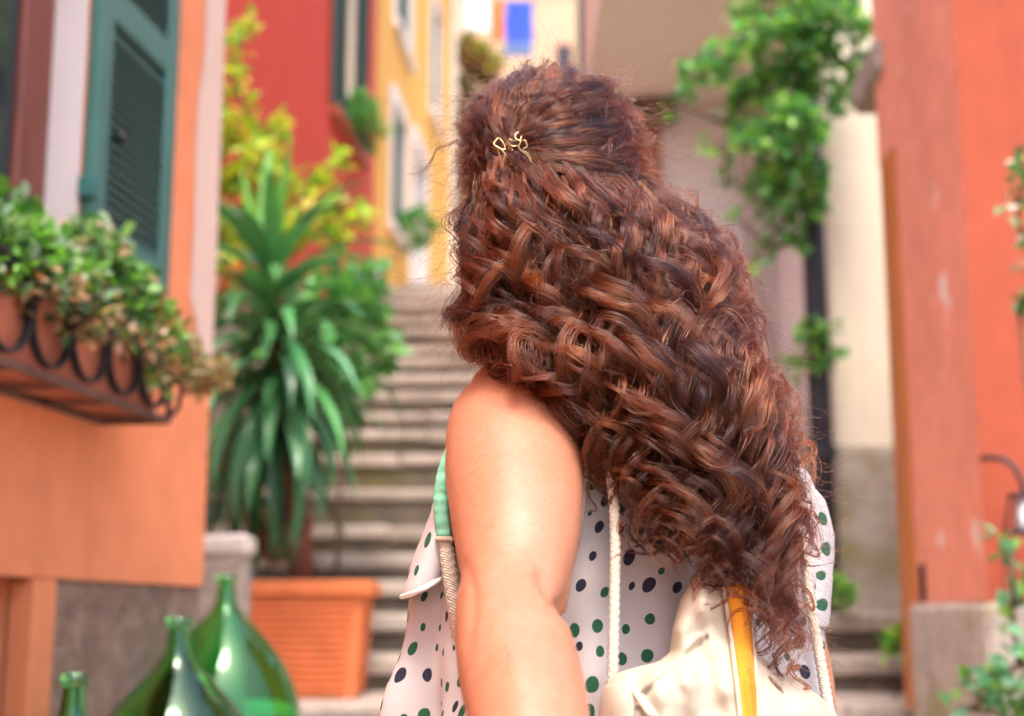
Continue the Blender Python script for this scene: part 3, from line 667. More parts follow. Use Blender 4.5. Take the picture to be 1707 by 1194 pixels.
aw.loft([[(a0.x, a0.y, a0.z), (a0.x, a0.y+1.4, a0.z+0.1), (a0.x, a0.y+1.4, a0.z+0.16), (a0.x, a0.y, a0.z+0.06)], [(a1.x, a1.y, a1.z), (a1.x, a1.y+1.4, a1.z+0.1), (a1.x, a1.y+1.4, a1.z+0.16), (a1.x, a1.y, a1.z+0.06)]])
tag(aw.build('tiled_awning', M_ROOF), 'small sloping terracotta awning below the laundry at the yellow house corner', 'awning')

# hanging vine over the drainpipe
vb = (1.50, 6.72, 1.35)
vine = plant('climbing_vine', 'dense bright green vine hanging over the black drainpipe and lintel', 'vine', vb,
      [(P(x+random.uniform(-12, 12), y+random.uniform(-12, 12), 6.35+random.uniform(-0.2, 0.2)), r*random.uniform(0.7, 0.95), r*1.2, r*random.uniform(0.7, 1.0)) for x, y, r in
       ((1330, -40, .16), (1400, -50, .14), (1280, 0, .10), (1340, 20, .13), (1400, 40, .12), (1260, 60, .10), (1310, 80, .14), (1370, 90, .12), (1440, 60, .06), (1225, 100, .09), (1270, 130, .11), (1330, 150, .13), (1190, 120, .06),
        (1165, 140, .05), (1140, 155, .045), (1115, 165, .035), (1240, 170, .09), (1290, 200, .12), (1345, 215, .10), (1250, 230, .08), (1300, 260, .11), (1350, 280, .08), (1265, 290, .07), (1310, 320, .09), (1335, 360, .09), (1285, 345, .06),
        (1245, 330, .035), (1270, 400, .04), (1320, 405, .05), (1365, 330, .06), (1225, 375, .03), (1380, 150, .09), (1180, 90, .05), (1150, 110, .03), (1210, 200, .05), (1195, 250, .035), (1215, 300, .03), (1250, 430, .03), (1430, 110, .06), (1235, 30, .05))],
      3300, 0.058, 0.038, GV, 0.008, clump=5, nst=8)
plant('ivy_sprig', 'thin ivy sprig growing on the black drainpipe', 'ivy', (1.44, 6.58, 1.5), [(P(1350, 570, 6.58), 0.05, 0.05, 0.14), (P(1395, 600, 6.58), 0.05, 0.05, 0.08), (P(1330, 610, 6.58), 0.05, 0.05, 0.1), (P(1385, 545, 6.58), 0.04, 0.04, 0.06)], 170, 0.055, 0.035, GV[:4], 0.006, nst=5)
plant('weed', 'small bright weed at the foot of the drainpipe', 'weed', tuple(P(1405, 1005, 6.35))[:2]+(1.50,), [(P(1405, 985, 6.35), 0.05, 0.05, 0.045)], 90, 0.05, 0.025, GV[2:4], 0.004)
plant('weed', 'yellow-green weed on the right end of a step by the plinth', 'weed', tuple(P(1490, 1080, 5.75))[:2]+(1.17,), [(P(1490, 1072, 5.75), 0.045, 0.04, 0.04)], 80, 0.05, 0.025, GV[2:4]+GY[:1], 0.004)
# rose-like climber at the right picture edge
plant('climbing_rose', 'climbing rose with pale blossoms at the right picture edge', 'climber', (1.27, 3.35, 1.02),
      [(P(1690, 345, 3.4), 0.045, 0.05, 0.035), (P(1722, 310, 3.4), 0.04, 0.05, 0.07), (P(1698, 520, 3.4), 0.02, 0.03, 0.03), (P(1725, 480, 3.4), 0.05, 0.05, 0.12)], 120, 0.036, 0.028, [(0.66, 0.52, 0.46), (0.10, 0.26, 0.08), (0.10, 0.24, 0.08)], 0.005, clump=5, nst=8)
plant('climbing_rose', 'leafy green rose shoots in front of the grey plinth at the lower right', 'climber', (1.22, 3.3, 1.02),
      [(P(1685, 925, 3.35), 0.035, 0.04, 0.04), (P(1690, 1015, 3.35), 0.04, 0.04, 0.04), (P(1660, 1150, 3.3), 0.07, 0.06, 0.06), (P(1700, 1110, 3.3), 0.07, 0.06, 0.07), (P(1690, 1200, 3.3), 0.09, 0.07, 0.07), (P(1620, 1185, 3.3), 0.04, 0.04, 0.03)], 200, 0.045, 0.03, [(0.08, 0.26, 0.12), (0.06, 0.2, 0.10), (0.16, 0.36, 0.2), (0.14, 0.28, 0.05)], 0.006, clump=5, nst=8)
# iron lantern on the deep orange wall
lt = tag(empty('wall_lantern', P(1640, 765, 4.17)), 'small black iron lantern on a curved bracket on the deep orange wall', 'lantern')
LB = P(1640, 765, 4.17); rel = lambda px, py, Y: P(px, py, Y)-LB
b = MB(); b.tube([rel(1636, 765, 4.16), rel(1655, 763, 4.13), rel(1675, 766, 4.1), rel(1693, 782, 4.08), rel(1704, 806, 4.07), rel(1708, 826, 4.07)], 0.008, 8); b.build('arm', M_IRON, lt, True)
b = MB(); q0 = rel(1708, 826, 4.07); q1 = rel(1708, 888, 4.07); hw = 0.042
for sx in (-1, 1):
    for sy in (-1, 1): b.tube([q0+Vector((sx*hw*0.75, sy*hw*0.75, 0)), q1+Vector((sx*hw, sy*hw, 0))], 0.005, 6)
for q, k in ((q0, 0.75), (q1, 1.0)):
    b.bbox(q.x-hw*k-0.006, q.x+hw*k+0.006, q.y-hw*k-0.006, q.y+hw*k+0.006, q.z-0.006, q.z+0.006, 0.002)
b.build('cage', M_IRON, lt)
b = MB(); b.lathe([(0.012, q1.z-q1.z), (0.02, 0.01), (0.024, 0.05), (0.012, 0.085), (0.003, 0.09)], 14, (q1.x, q1.y, q1.z+0.006)); b.build('bulb', M_OFFWHITE, lt, True)

# ================================================================ DEMIJOHNS
def demijohn(label, px, py_top, Y, rad, hgt):
    top = P(px, py_top, Y); nr = 0.021*rad/0.2; k = rad/0.2; h = hgt
    root = tag(empty('demijohn', (top.x, Y, top.z-h)), label, 'bottle', 'green glass demijohns')
    outer = [(0.001, 0.02), (rad*0.55, 0.0), (rad*0.86, 0.02), (rad*0.985, h*0.18), (rad, h*0.31), (rad*0.985, h*0.42), (rad*0.91, h*0.52), (rad*0.77, h*0.62), (rad*0.58, h*0.71), (rad*0.37, h*0.785), (rad*0.21, h*0.84), (nr*1.25, h*0.89), (nr*1.08, h*0.93), (nr, h*0.962)]
    # smooth the profile
    pts = [Vector((r, 0, z)) for r, z in outer]; sm = []
    for i in range(len(pts)-1):
        p0 = pts[max(i-1, 0)]; p1 = pts[i]; p2 = pts[i+1]; p3 = pts[min(i+2, len(pts)-1)]
        for q in range(4):
            t = q/4; sm.append(0.5*((2*p1)+(p2-p0)*t+(2*p0-5*p1+4*p2-p3)*t*t+(3*p1-p0-3*p2+p3)*t**3))
    sm.append(pts[-1]); o = [(max(0.001, q.x), q.z) for q in sm]
    inner = [(max(0.001, r-0.006*k), z+(0.006 if z < h*0.1 else 0)) for r, z in o]
    prof = o+list(reversed(inner)); b = MB(); b.lathe(prof, 48, cap=False); b.build('glass_body', M_BOTTLE, root, True)
    b = MB(); b.lathe([(nr*0.72, h*0.962), (nr*1.28, h*0.9625), (nr*1.36, h*0.975), (nr*1.32, h*0.995), (nr*1.05, h), (nr*0.72, h*0.998)], 32, cap=False); b.loft; b.build('lip', M_BOTTLE, root, True)
    return root
demijohn('green glass demijohn at the lower left corner beside the cellar recess', 125, 1122, 2.15, 0.15, 0.52)
demijohn('middle green glass demijohn, its shoulder overlapping the rear one by the planter', 299, 1028, 3.0, 0.205, 0.62)
demijohn('rear green glass demijohn nearest the terracotta planter', 378, 958, 3.7, 0.20, 0.60)
# the stone ledge they stand on
lg = MB(); lg.bbox(-1.40, -0.55, 3.24, 4.02, 0.95, P(378, 958, 3.7).z-0.602, 0.012, jit=0.004)
tag(lg.build('stone_ledge', M_PLINTH2), 'low stone ledge by the left wall under the rear demijohn', 'ledge')
lg = MB(); lg.bbox(-1.12, -0.45, 2.72, 3.22, 0.7, P(299, 1028, 3.0).z-0.622, 0.012, jit=0.004)
tag(lg.build('stone_ledge', M_PLINTH2), 'low stone ledge by the left wall under the large front demijohn', 'ledge')
lg = MB(); lg.bbox(-1.0, -0.45, 1.9, 2.40, 0.45, P(125, 1122, 2.15).z-0.522, 0.012, jit=0.004)
tag(lg.build('stone_ledge', M_PLINTH2), 'stone ledge under the demijohn at the lower left corner', 'ledge')
#PERSON#
# ================================================================ WOMAN
def skin_mat():
    m, t, b = newmat('skin'); v = coords(t)
    n1 = noise(t, v, 14, 4); n2 = noise(t, v, 120, 4, 0.7)
    c = ramp(t, n1, [(0.3, (0.43, 0.172, 0.092)), (0.7, (0.51, 0.215, 0.125))])
    c = mixc(t, 0.4, c, ramp(t, n2, [(0.35, (0.39, 0.14, 0.08)), (0.65, (0.51, 0.22, 0.14))]))
    vo = N(t, 'ShaderNodeTexVoronoi'); vo.inputs['Scale'].default_value = 34; t.links.new(v, vo.inputs['Vector'])
    sepc = N(t, 'ShaderNodeSeparateColor'); t.links.new(vo.outputs['Color'], sepc.inputs[0])
    th = N(t, 'ShaderNodeMath', operation='GREATER_THAN'); t.links.new(sepc.outputs[0], th.inputs[0]); th.inputs[1].default_value = 0.6
    sp = ramp(t, vo.outputs['Distance'], [(0.03, (0.7,)*3), (0.065, (0, 0, 0))])
    mk = N(t, 'ShaderNodeMath', operation='MULTIPLY'); t.links.new(sp, mk.inputs[0]); t.links.new(th.outputs[0], mk.inputs[1])
    c = mixc(t, mk.outputs[0], c, (0.25, 0.09, 0.05))
    v2 = N(t, 'ShaderNodeTexVoronoi'); v2.inputs['Scale'].default_value = 110; t.links.new(v, v2.inputs['Vector'])
    s2 = N(t, 'ShaderNodeSeparateColor'); t.links.new(v2.outputs['Color'], s2.inputs[0]); t2 = N(t, 'ShaderNodeMath', operation='GREATER_THAN'); t.links.new(s2.outputs[1], t2.inputs[0]); t2.inputs[1].default_value = 0.72
    m2 = N(t, 'ShaderNodeMath', operation='MULTIPLY'); t.links.new(ramp(t, v2.outputs['Distance'], [(0.08, (0.32,)*3), (0.3, (0, 0, 0))]), m2.inputs[0]); t.links.new(t2.outputs[0], m2.inputs[1])
    c = mixc(t, m2.outputs[0], c, (0.26, 0.10, 0.05))
    t.links.new(c, b.inputs['Base Color']); b.inputs['Roughness'].default_value = 0.4
    b.inputs['Subsurface Weight'].default_value = 0.25; b.inputs['Subsurface Radius'].default_value = (1.0, 0.35, 0.18); b.inputs['Subsurface Scale'].default_value = 0.012
    b.inputs['Specular IOR Level'].default_value = 0.45
    bump(t, b, noise(t, v, 520, 3), 0.28, 0.0012)
    return m
M_SKIN = skin_mat()
def dotted():
    m, t, b = newmat('dotted_cloth'); uv = N(t, 'ShaderNodeUVMap').outputs[0]
    mp = N(t, 'ShaderNodeMapping'); mp.inputs['Scale'].default_value = (1.0, 0.92, 1); t.links.new(uv, mp.inputs[0])
    dn = N(t, 'ShaderNodeTexNoise'); dn.inputs['Scale'].default_value = 60; dn.inputs['Detail'].default_value = 1; t.links.new(uv, dn.inputs[0])
    wob = N(t, 'ShaderNodeVectorMath', operation='MULTIPLY_ADD'); t.links.new(dn.outputs['Color'], wob.inputs[0]); wob.inputs[1].default_value = (0.003, 0.003, 0); t.links.new(mp.outputs[0], wob.inputs[2])
    vo = N(t, 'ShaderNodeTexVoronoi', voronoi_dimensions='2D'); vo.inputs['Scale'].default_value = 46; vo.inputs['Randomness'].default_value = 0.55
    t.links.new(wob.outputs[0], vo.inputs['Vector'])
    sc_ = N(t, 'ShaderNodeSeparateColor'); t.links.new(vo.outputs['Color'], sc_.inputs[0])
    rad = N(t, 'ShaderNodeMapRange'); rad.inputs['To Min'].default_value = 0.11; rad.inputs['To Max'].default_value = 0.29; t.links.new(sc_.outputs[0], rad.inputs['Value'])
    sub = N(t, 'ShaderNodeMath', operation='SUBTRACT'); t.links.new(rad.outputs[0], sub.inputs[0]); t.links.new(vo.outputs['Distance'], sub.inputs[1])
    mk = ramp(t, sub.outputs[0], [(0.0, (0, 0, 0)), (0.02, (1, 1, 1))])
    cc = ramp(t, sc_.outputs[1], [(0.0, (0.012, 0.10, 0.05)), (0.76, (0.018, 0.11, 0.055)), (0.78, (0.018, 0.018, 0.05)), (1.0, (0.025, 0.025, 0.045))])
    base = ramp(t, noise(t, uv, 25, 3), [(0.3, (0.58, 0.515, 0.515)), (0.7, (0.65, 0.59, 0.58))])
    t.links.new(mixc(t, mk, base, cc), b.inputs['Base Color']); b.inputs['Roughness'].default_value = 0.85
    wv = N(t, 'ShaderNodeTexWave', wave_type='BANDS', bands_direction='Y'); wv.inputs['Scale'].default_value = 150; wv.inputs['Distortion'].default_value = 2.5; wv.inputs['Detail'].default_value = 2
    t.links.new(uv, wv.inputs['Vector'])
    bump(t, b, wv.outputs['Fac'], 0.06, 0.002)
    tr = N(t, 'ShaderNodeBsdfTranslucent'); mx = N(t, 'ShaderNodeMixShader'); mx.inputs[0].default_value = 0.2
    t.links.new(mixc(t, mk, base, cc), tr.inputs[0]); t.links.new(b.outputs[0], mx.inputs[1]); t.links.new(tr.outputs[0], mx.inputs[2]); t.links.new(mx.outputs[0], t.nodes['Material Output'].inputs[0])
    return m
M_DOT = dotted()
M_BIND = simple('white_binding', (0.78, 0.70, 0.68), 0.85, 0.05, 60, 0.2)
UX, UY = 0.787, 0.617            # her shoulder line, left to right; she faces (-UY, UX)

# ---- body: closed lofts merged into one surface
def ering(c, ax, ay, rx, ry, n=20):
    return [Vector(c)+Vector(ax)*rx*math.cos(2*math.pi*k/n)+Vector(ay)*ry*math.sin(2*math.pi*k/n) for k in range(n)]
def limb(b, pts, rad, sq=None, n=20, cap0=True, cap1=True):
    """tapered limb with rounded ends; sq: depth/width ratio"""
    pts = [Vector(p) for p in pts]; out = []
    # resample smoothly
    P_ = []; R_ = []
    for i in range(len(pts)-1):
        p0 = pts[max(i-1, 0)]; p1 = pts[i]; p2 = pts[i+1]; p3 = pts[min(i+2, len(pts)-1)]
        r0 = rad[max(i-1, 0)]; r1 = rad[i]; r2 = rad[i+1]; r3 = rad[min(i+2, len(pts)-1)]
        for q in range(6):
            t = q/6; f = lambda a, b_, c, d: 0.5*((2*b_)+(c-a)*t+(2*a-5*b_+4*c-d)*t*t+(3*b_-a-3*c+d)*t**3)
            P_.append(f(p0, p1, p2, p3)); R_.append(f(r0, r1, r2, r3))
    P_.append(pts[-1]); R_.append(rad[-1])
    rings = []; m = len(P_)
    for i in range(m):
        t = (P_[min(i+1, m-1)]-P_[max(i-1, 0)]).normalized()
        ax = (Vector((1, 0, 0))-t*t.x).normalized(); ay = t.cross(ax)
        k = sq if sq else 1.0
        if i == 0 and cap0:
            for a in (0.25, 0.5, 0.75, 0.92): rings.append(ering(P_[0]-t*R_[0]*math.sqrt(1-a*a)*0.9, ax, ay, R_[0]*a, R_[0]*a*k, n))
        rings.append(ering(P_[i], ax, ay, R_[i], R_[i]*k, n))
        if i == m-1 and cap1:
            for a in (0.92, 0.75, 0.5, 0.25): rings.append(ering(P_[i]+t*R_[i]*math.sqrt(1-a*a)*0.9, ax, ay, R_[i]*a, R_[i]*a*k, n))
    b.loft(rings)
def armsec(l, r, py, Y):
    fw = math.cos(PITCH)-((597.0-py)/FPX)*math.sin(PITCH)
    return P((l+r)/2, py, Y), (r-l)/2/FPX*Y/fw
body = MB()
ua = [armsec(*q) for q in ((775, 930, 668, 1.235), (748, 955, 705, 1.215), (741, 971, 770, 1.172), (749, 972, 850, 1.122), (760, 962, 920, 1.08), (769, 944, 975, 1.047), (763, 939, 1015, 1.022),
     (758, 949, 1055, 0.998), (762, 966, 1110, 0.97), (772, 978, 1160, 0.945), (784, 986, 1215, 0.92), (803, 984, 1290, 0.885), (835, 966, 1400, 0.84), (850, 950, 1470, 0.815))]
limb(body, [q[0] for q in ua], [q[1] for q in ua], 0.95, 36)
fa = ua
# olecranon ridge and the pad beside the crease
q = [armsec(*k) for k in ((763, 783, 975, 1.045), (757, 789, 1015, 1.02), (757, 785, 1060, 1.0), (762, 782, 1085, 0.99))]; limb(body, [k[0] for k in q], [k[1] for k in q], 1.0, 14)
q = [armsec(*k) for k in ((890, 957, 900, 1.095), (893, 955, 955, 1.07), (905, 952, 995, 1.058), (922, 951, 1017, 1.055))]; limb(body, [k[0] for k in q], [k[1] for k in q], 1.1, 14)
# hand, closed loosely round the hand that leads her (below the picture)
wr = fa[-1][0]; hd = (fa[-1][0]-fa[-2][0]).normalized(); hx = Vector((1, 0, 0)); hn = hd.cross(hx).normalized()
limb(body, [wr, wr+hd*0.04, wr+hd*0.085], [0.026, 0.038, 0.036], 0.45, 16)
for k, (off, L) in enumerate(((-0.03, 0.062), (-0.010, 0.075), (0.010, 0.07), (0.029, 0.055))):
    a = wr+hd*0.08+hx*off; limb(body, [a, a+hd*L*0.45-hn*0.004, a+hd*L*0.75-hn*0.018, a+hd*L*0.85-hn*0.036], [0.0092, 0.0088, 0.008, 0.007], 1.0, 10)
a = wr+hd*0.02-hx*0.03; limb(body, [a, a-hx*0.018+hd*0.025-hn*0.008, a-hx*0.018+hd*0.05-hn*0.02], [0.013, 0.011, 0.009], 1.0, 10)
LSH = ua[0][0]; RSH = Vector((0.258, 1.445, 1.60))
NB = Vector((0.125, 1.365, 1.70))
# torso
TOR = [(1.09, .12, 1.335, .165, .105), (1.2, .12, 1.335, .16, .10), (1.32, .125, 1.335, .135, .085), (1.45, .13, 1.335, .15, .095), (1.56, .135, 1.338, .155, .10), (1.63, .138, 1.342, .15, .085), (1.67, .13, 1.35, .10, .065), (1.70, .125, 1.36, .06, .055)]
body.loft([ering((x, y, z), (UX, UY, 0), (UY, -UX, 0), a, c_, 28) for z, x, y, a, c_ in TOR])
limb(body, [LSH+Vector((0.01, 0.01, 0.0)), (LSH+NB)/2+Vector((0, 0.01, 0.012)), NB], [0.04, 0.042, 0.045], 1.0, 16)
limb(body, [RSH, (RSH+NB)/2+Vector((0, 0, 0.015)), NB], [0.045, 0.042, 0.045], 1.0, 16)
HC = P(915, 335, 1.355)
limb(body, [NB, (NB+HC)/2+Vector((0.02, 0.01, -0.01)), HC+Vector((0.01, 0.01, -0.05))], [0.052, 0.05, 0.05], 1.0, 18)
hf = Vector((-0.45, 0.893, 0.0)); hs = Vector((0.893, 0.45, 0))
rings = []
for k in range(1, 18):
    a = math.pi*k/18; z = -math.cos(a); r = math.sin(a)
    jaw = 1-0.18*max(0, -z)**1.2; fwd = hf*(0.012*max(0, -z))
    rings.append(ering(HC+Vector((0, 0, 0.108*z))+fwd, hs, hf, 0.072*r*jaw, 0.092*r*jaw, 24))
body.loft(rings)
face = HC+hf*0.085
limb(body, [face+Vector((0, 0, 0.012)), face+hf*0.012+Vector((0, 0, -0.012)), face+hf*0.02+Vector((0, 0, -0.03))], [0.008, 0.010, 0.012], 1.0, 10)
limb(body, [face-hs*0.02+Vector((0, 0, -0.062)), face+hf*0.006+Vector((0, 0, -0.06)), face+hs*0.02+Vector((0, 0, -0.062))], [0.005, 0.008, 0.005], 1.0, 10)
for sg in (-1, 1):
    e = HC+hs*sg*0.072+Vector((0, 0, -0.01)); limb(body, [e+Vector((0, 0, 0.03)), e+hs*sg*0.008, e+Vector((0, 0, -0.03))], [0.008, 0.012, 0.007], 1.6, 10)
# right arm, hanging and swinging forward
limb(body, [RSH, RSH+Vector((0.010, 0.03, -0.10)), RSH+Vector((0.036, 0.06, -0.22)), RSH+Vector((0.0, 0.17, -0.42)), RSH+Vector((-0.02, 0.21, -0.47))], [0.05, 0.047, 0.037, 0.03, 0.026], 1.0, 18)
h0 = RSH+Vector((-0.02, 0.21, -0.47)); hd2 = Vector((-0.15, 0.5, -0.7)).normalized(); hx2 = Vector((0.3, 0.75, 0.45)).normalized()
limb(body, [h0, h0+hd2*0.05, h0+hd2*0.085], [0.024, 0.034, 0.032], 0.5, 14)
for k, (off, L) in enumerate(((-0.028, 0.06), (-0.009, 0.072), (0.010, 0.068), (0.028, 0.052))):
    a = h0+hd2*0.08+hx2*off; limb(body, [a, a+hd2*L*0.5, a+hd2*L*0.9+Vector((-0.012, 0, 0))], [0.009, 0.0085, 0.007], 1.0, 10)
# legs: left foot on her step, right foot on the next one
for hip, knee, ank, z0 in ((Vector((0.05, 1.30, 1.10)), Vector((0.06, 1.33, 0.74)), Vector((0.07, 1.28, 0.37)), 0.30), (Vector((0.20, 1.38, 1.10)), Vector((0.17, 1.62, 0.83)), Vector((0.16, 1.86, 0.53)), 0.45)):
    limb(body, [hip, (hip+knee)/2, knee, (knee*0.6+ank*0.4)+Vector((0, -0.015, 0)), ank, Vector((ank.x, ank.y, z0+0.035))], [0.088, 0.072, 0.052, 0.052, 0.034, 0.033], 1.0, 18)
    limb(body, [Vector((ank.x, ank.y-0.03, z0+0.034)), Vector((ank.x-0.02, ank.y+0.08, z0+0.038)), Vector((ank.x-0.035, ank.y+0.17, z0+0.026))], [0.032, 0.04, 0.026], 0.8, 14)
tmp = body.build('tmp_body', M_SKIN)
rm = tmp.modifiers.new('r', 'REMESH'); rm.mode = 'VOXEL'; rm.voxel_size = 0.0036
smo = tmp.modifiers.new('s', 'SMOOTH'); smo.factor = 0.5; smo.iterations = 10
dg = bpy.context.evaluated_depsgraph_get(); dg.update()
bme = bpy.data.meshes.new_from_object(tmp.evaluated_get(dg)); bme.name = 'person'
bpy.data.objects.remove(tmp); bme.polygons.foreach_set('use_smooth', [True]*len(bme.polygons)); bme.materials.clear(); bme.materials.append(M_SKIN)
co = np.empty(len(bme.vertices)*3, 'f'); bme.vertices.foreach_get('co', co); co = co.reshape(-1, 3).astype(float)
no = np.empty(len(bme.vertices)*3, 'f'); bme.vertices.foreach_get('normal', no); no = no.reshape(-1, 3)
dz_ = co[:, 2]-CAMZ; dep = co[:, 1]*math.cos(PITCH)+dz_*math.sin(PITCH); upv = -co[:, 1]*math.sin(PITCH)+dz_*math.cos(PITCH)
sx_ = 853.5+FPX*co[:, 0]/np.maximum(dep, 0.1); sy_ = 597-FPX*upv/np.maximum(dep, 0.1)
def crease(path, amp, sig, face=True):
    global co
    best = np.full(len(co), 1e9); par = np.zeros(len(co))
    for i in range(len(path)-1):
        a = np.array(path[i], float); b_ = np.array(path[i+1], float); ab = b_-a; t = np.clip(((sx_-a[0])*ab[0]+(sy_-a[1])*ab[1])/(ab@ab), 0, 1)
        d = np.hypot(sx_-a[0]-t*ab[0], sy_-a[1]-t*ab[1]); m = d < best; best[m] = d[m]; par[m] = (i+t[m])/(len(path)-1)
    k = amp*np.exp(-(best/sig)**2)*np.sin(np.pi*np.clip(par*0.85+0.1, 0, 1))**0.7
    k[(co[:, 1] > 1.12) | (no[:, 1] > 0.2)] = 0; co = co-no*k[:, None]
crease([(905, 955), (922, 985), (934, 1008), (950, 1036)], 0.006, 9); crease([(895, 930), (915, 975), (930, 1005)], 0.003, 18)
crease([(778, 940), (790, 985), (788, 1030), (782, 1085)], 0.0018, 8); crease([(930, 1000), (948, 1008)], 0.0025, 5)
crease([(850, 900), (852, 960), (850, 1010)], 0.002, 40); crease([(860, 1090), (868, 1150), (875, 1220)], -0.002, 45)
bme.vertices.foreach_set('co', co.astype('f').ravel()); bme.update()
person = link('person', bme)
tag(person, 'person with long curly auburn hair in dotted blouse, seen from behind, arm reaching back', 'person')
M_EYE = simple('eye_white', (0.8, 0.78, 0.75), 0.2, 0.03)
for sg in (-1, 1):
    e = MB(); c = HC+hf*0.078+hs*sg*0.03+Vector((0, 0, 0.005)); e.lathe([(0.001, -0.012), (0.008, -0.009), (0.012, 0), (0.008, 0.009), (0.001, 0.012)], 12, c); e.build('eye', M_EYE, person, True)

# ---- blouse
def setuv(o, uvs):
    uvl = o.data.uv_layers.new(name='UVMap'); li = np.empty(len(o.data.loops), 'i'); o.data.loops.foreach_get('vertex_index', li)
    uvl.data.foreach_set('uv', np.asarray(uvs, 'f')[li].ravel())
#         z     cx    cy    aL    aR    b(back) fold
DR = [(1.705, .125, 1.355, .085, .085, .070, 0.0), (1.69, .13, 1.35, .12, .125, .085, 0.0), (1.665, .135, 1.342, .15, .155, .10, .001), (1.63, .138, 1.335, .172, .175, .112, .002),
      (1.59, .138, 1.335, .205, .180, .120, .004), (1.55, .135, 1.335, .228, .182, .125, .006), (1.51, .13, 1.335, .243, .182, .128, .008), (1.46, .125, 1.33, .243, .182, .132, .011),
      (1.40, .12, 1.33, .255, .188, .138, .014), (1.30, .12, 1.33, .30, .20, .15, .018), (1.15, .12, 1.33, .31, .225, .17, .022), (1.02, .12, 1.33, .32, .24, .18, .026)]
def drow(f):
    i = min(int(f), len(DR)-2); t = f-i; return [DR[i][k]*(1-t)+DR[i+1][k]*t for k in range(7)]
b = MB(); uvs = []; nr, nc = 90, 160
for i in range(nr+1):
    z, cx, cy, aL, aR, bb, fo = drow(i/nr*(len(DR)-1.0001))
    for k in range(nc+1):
        th = 2*math.pi*k/nc; c_, s_ = math.cos(th), math.sin(th); a = aR if c_ > 0 else aL
        fr = 1.5*fo*(math.sin(th*9+z*6)+0.6*math.sin(th*17-z*9+1)+0.4*math.sin(th*5+2))*0.6
        fr += 0.0025*math.sin(z*70+th*6)*(fo > 0.001)
        ra, rb = a+fr, bb+fr
        x = cx+UX*ra*c_+UY*rb*s_; y = cy+UY*ra*c_-UX*rb*s_
        b.v.append((x, y, z)); uvs.append((th*0.225, z))
for i in range(nr):
    for k in range(nc):
        a = i*(nc+1)+k; b.f.append((a, a+1, a+nc+2, a+nc+1)); b.m.append(0)
blouse = b.build('blouse', M_DOT, person, True, recalc=False); setuv(blouse, uvs)
blouse.modifiers.new('t', 'SOLIDIFY').thickness = 0.0015
def sheet(name, rows, mat, parent, thick=0.002, sub=1, uvscale=1.0):
    """grid of 3D points -> cloth piece"""
    b = MB(); n = len(rows[0]); uvs = []
    for i, r in enumerate(rows):
        for k, p in enumerate(r):
            b.v.append(tuple(p)); q = r[0]; uvs.append((((Vector(p)-Vector(q)).length)*uvscale+0.31, Vector(p).z*uvscale+0.17))
    for i in range(len(rows)-1):
        for k in range(n-1): b.f.append((i*n+k, i*n+k+1, (i+1)*n+k+1, (i+1)*n+k)); b.m.append(0)
    o = b.build(name, mat, parent, True, recalc=False); setuv(o, uvs)
    o.modifiers.new('t', 'SOLIDIFY').thickness = thick
    if sub: sd = o.modifiers.new('s', 'SUBSURF'); sd.levels = sub; sd.render_levels = sub
    return o
def grid(cols, n):
    """cols: list of polylines (each same count) -> smooth rows"""
    return cols
# flounce under the left arm
fl = []
for i in range(9):
    f = i/8
    L_ = P(728-60*f**1.1+2*math.sin(f*7), 815+180*f, 1.20-0.02*f); M_ = P(742-34*f, 822+158*f, 1.165-0.01*f); Q_ = P(756-14*f+2*math.sin(f*9), 820+140*f, 1.185); S_ = P(775-12*f, 812+125*f, 1.22)
    fl.append([L_+Vector((0.0, 0.03, 0)), L_, M_, Q_, S_])
sheet('flounce', fl, M_DOT, blouse)
hem = MB(); pts = [r for r in fl[-1][1:4]]; hem.tube([fl[-1][0], pts[0], (pts[0]+pts[1])/2+Vector((0, -0.003, -0.001)), pts[1], pts[2], fl[-1][4]], [0.0012, 0.002, 0.0024, 0.0024, 0.002, 0.0012], 8); hem.build('flounce_hem', M_BIND, blouse, True)
# flutter sleeve on the right shoulder
fs = []
for i in range(11):
    f = i/10
    fs.append([P(1300-0*f, 760+290*f, 1.33), P(1338+2*f, 790+255*f, 1.315-0.01*f), P(1360+3*math.sin(f*6), 815+232*f, 1.305+0.01*math.sin(f*5)), P(1376+18*min(1, f*3.5)-16*max(0, f-0.3), 835+212*f, 1.335), P(1372+16*min(1, f*3.5)-14*max(0, f-0.3), 838+205*f, 1.39), P(1350, 830+205*f, 1.45)])
sheet('flutter_sleeve', fs, M_DOT, blouse)
# armhole binding
bd_ = MB(); ap = [P(925, 622, 1.215), P(948, 640, 1.203), P(966, 675, 1.192), P(975, 715, 1.185), P(977, 760, 1.18), P(973, 800, 1.175), P(968, 840, 1.17), P(960, 900, 1.165)]
bd_.tube(ap, 0.0042, 8); bd_.build('armhole_binding', M_BIND, blouse, True)
ab = []
for i in range(8):
    f = i/7; c = ap[i]
    ab.append([c, c+Vector((0.022, -0.006, 0.004)), c+Vector((0.05, -0.004, 0.0)), c+Vector((0.09, 0.0, 0))])

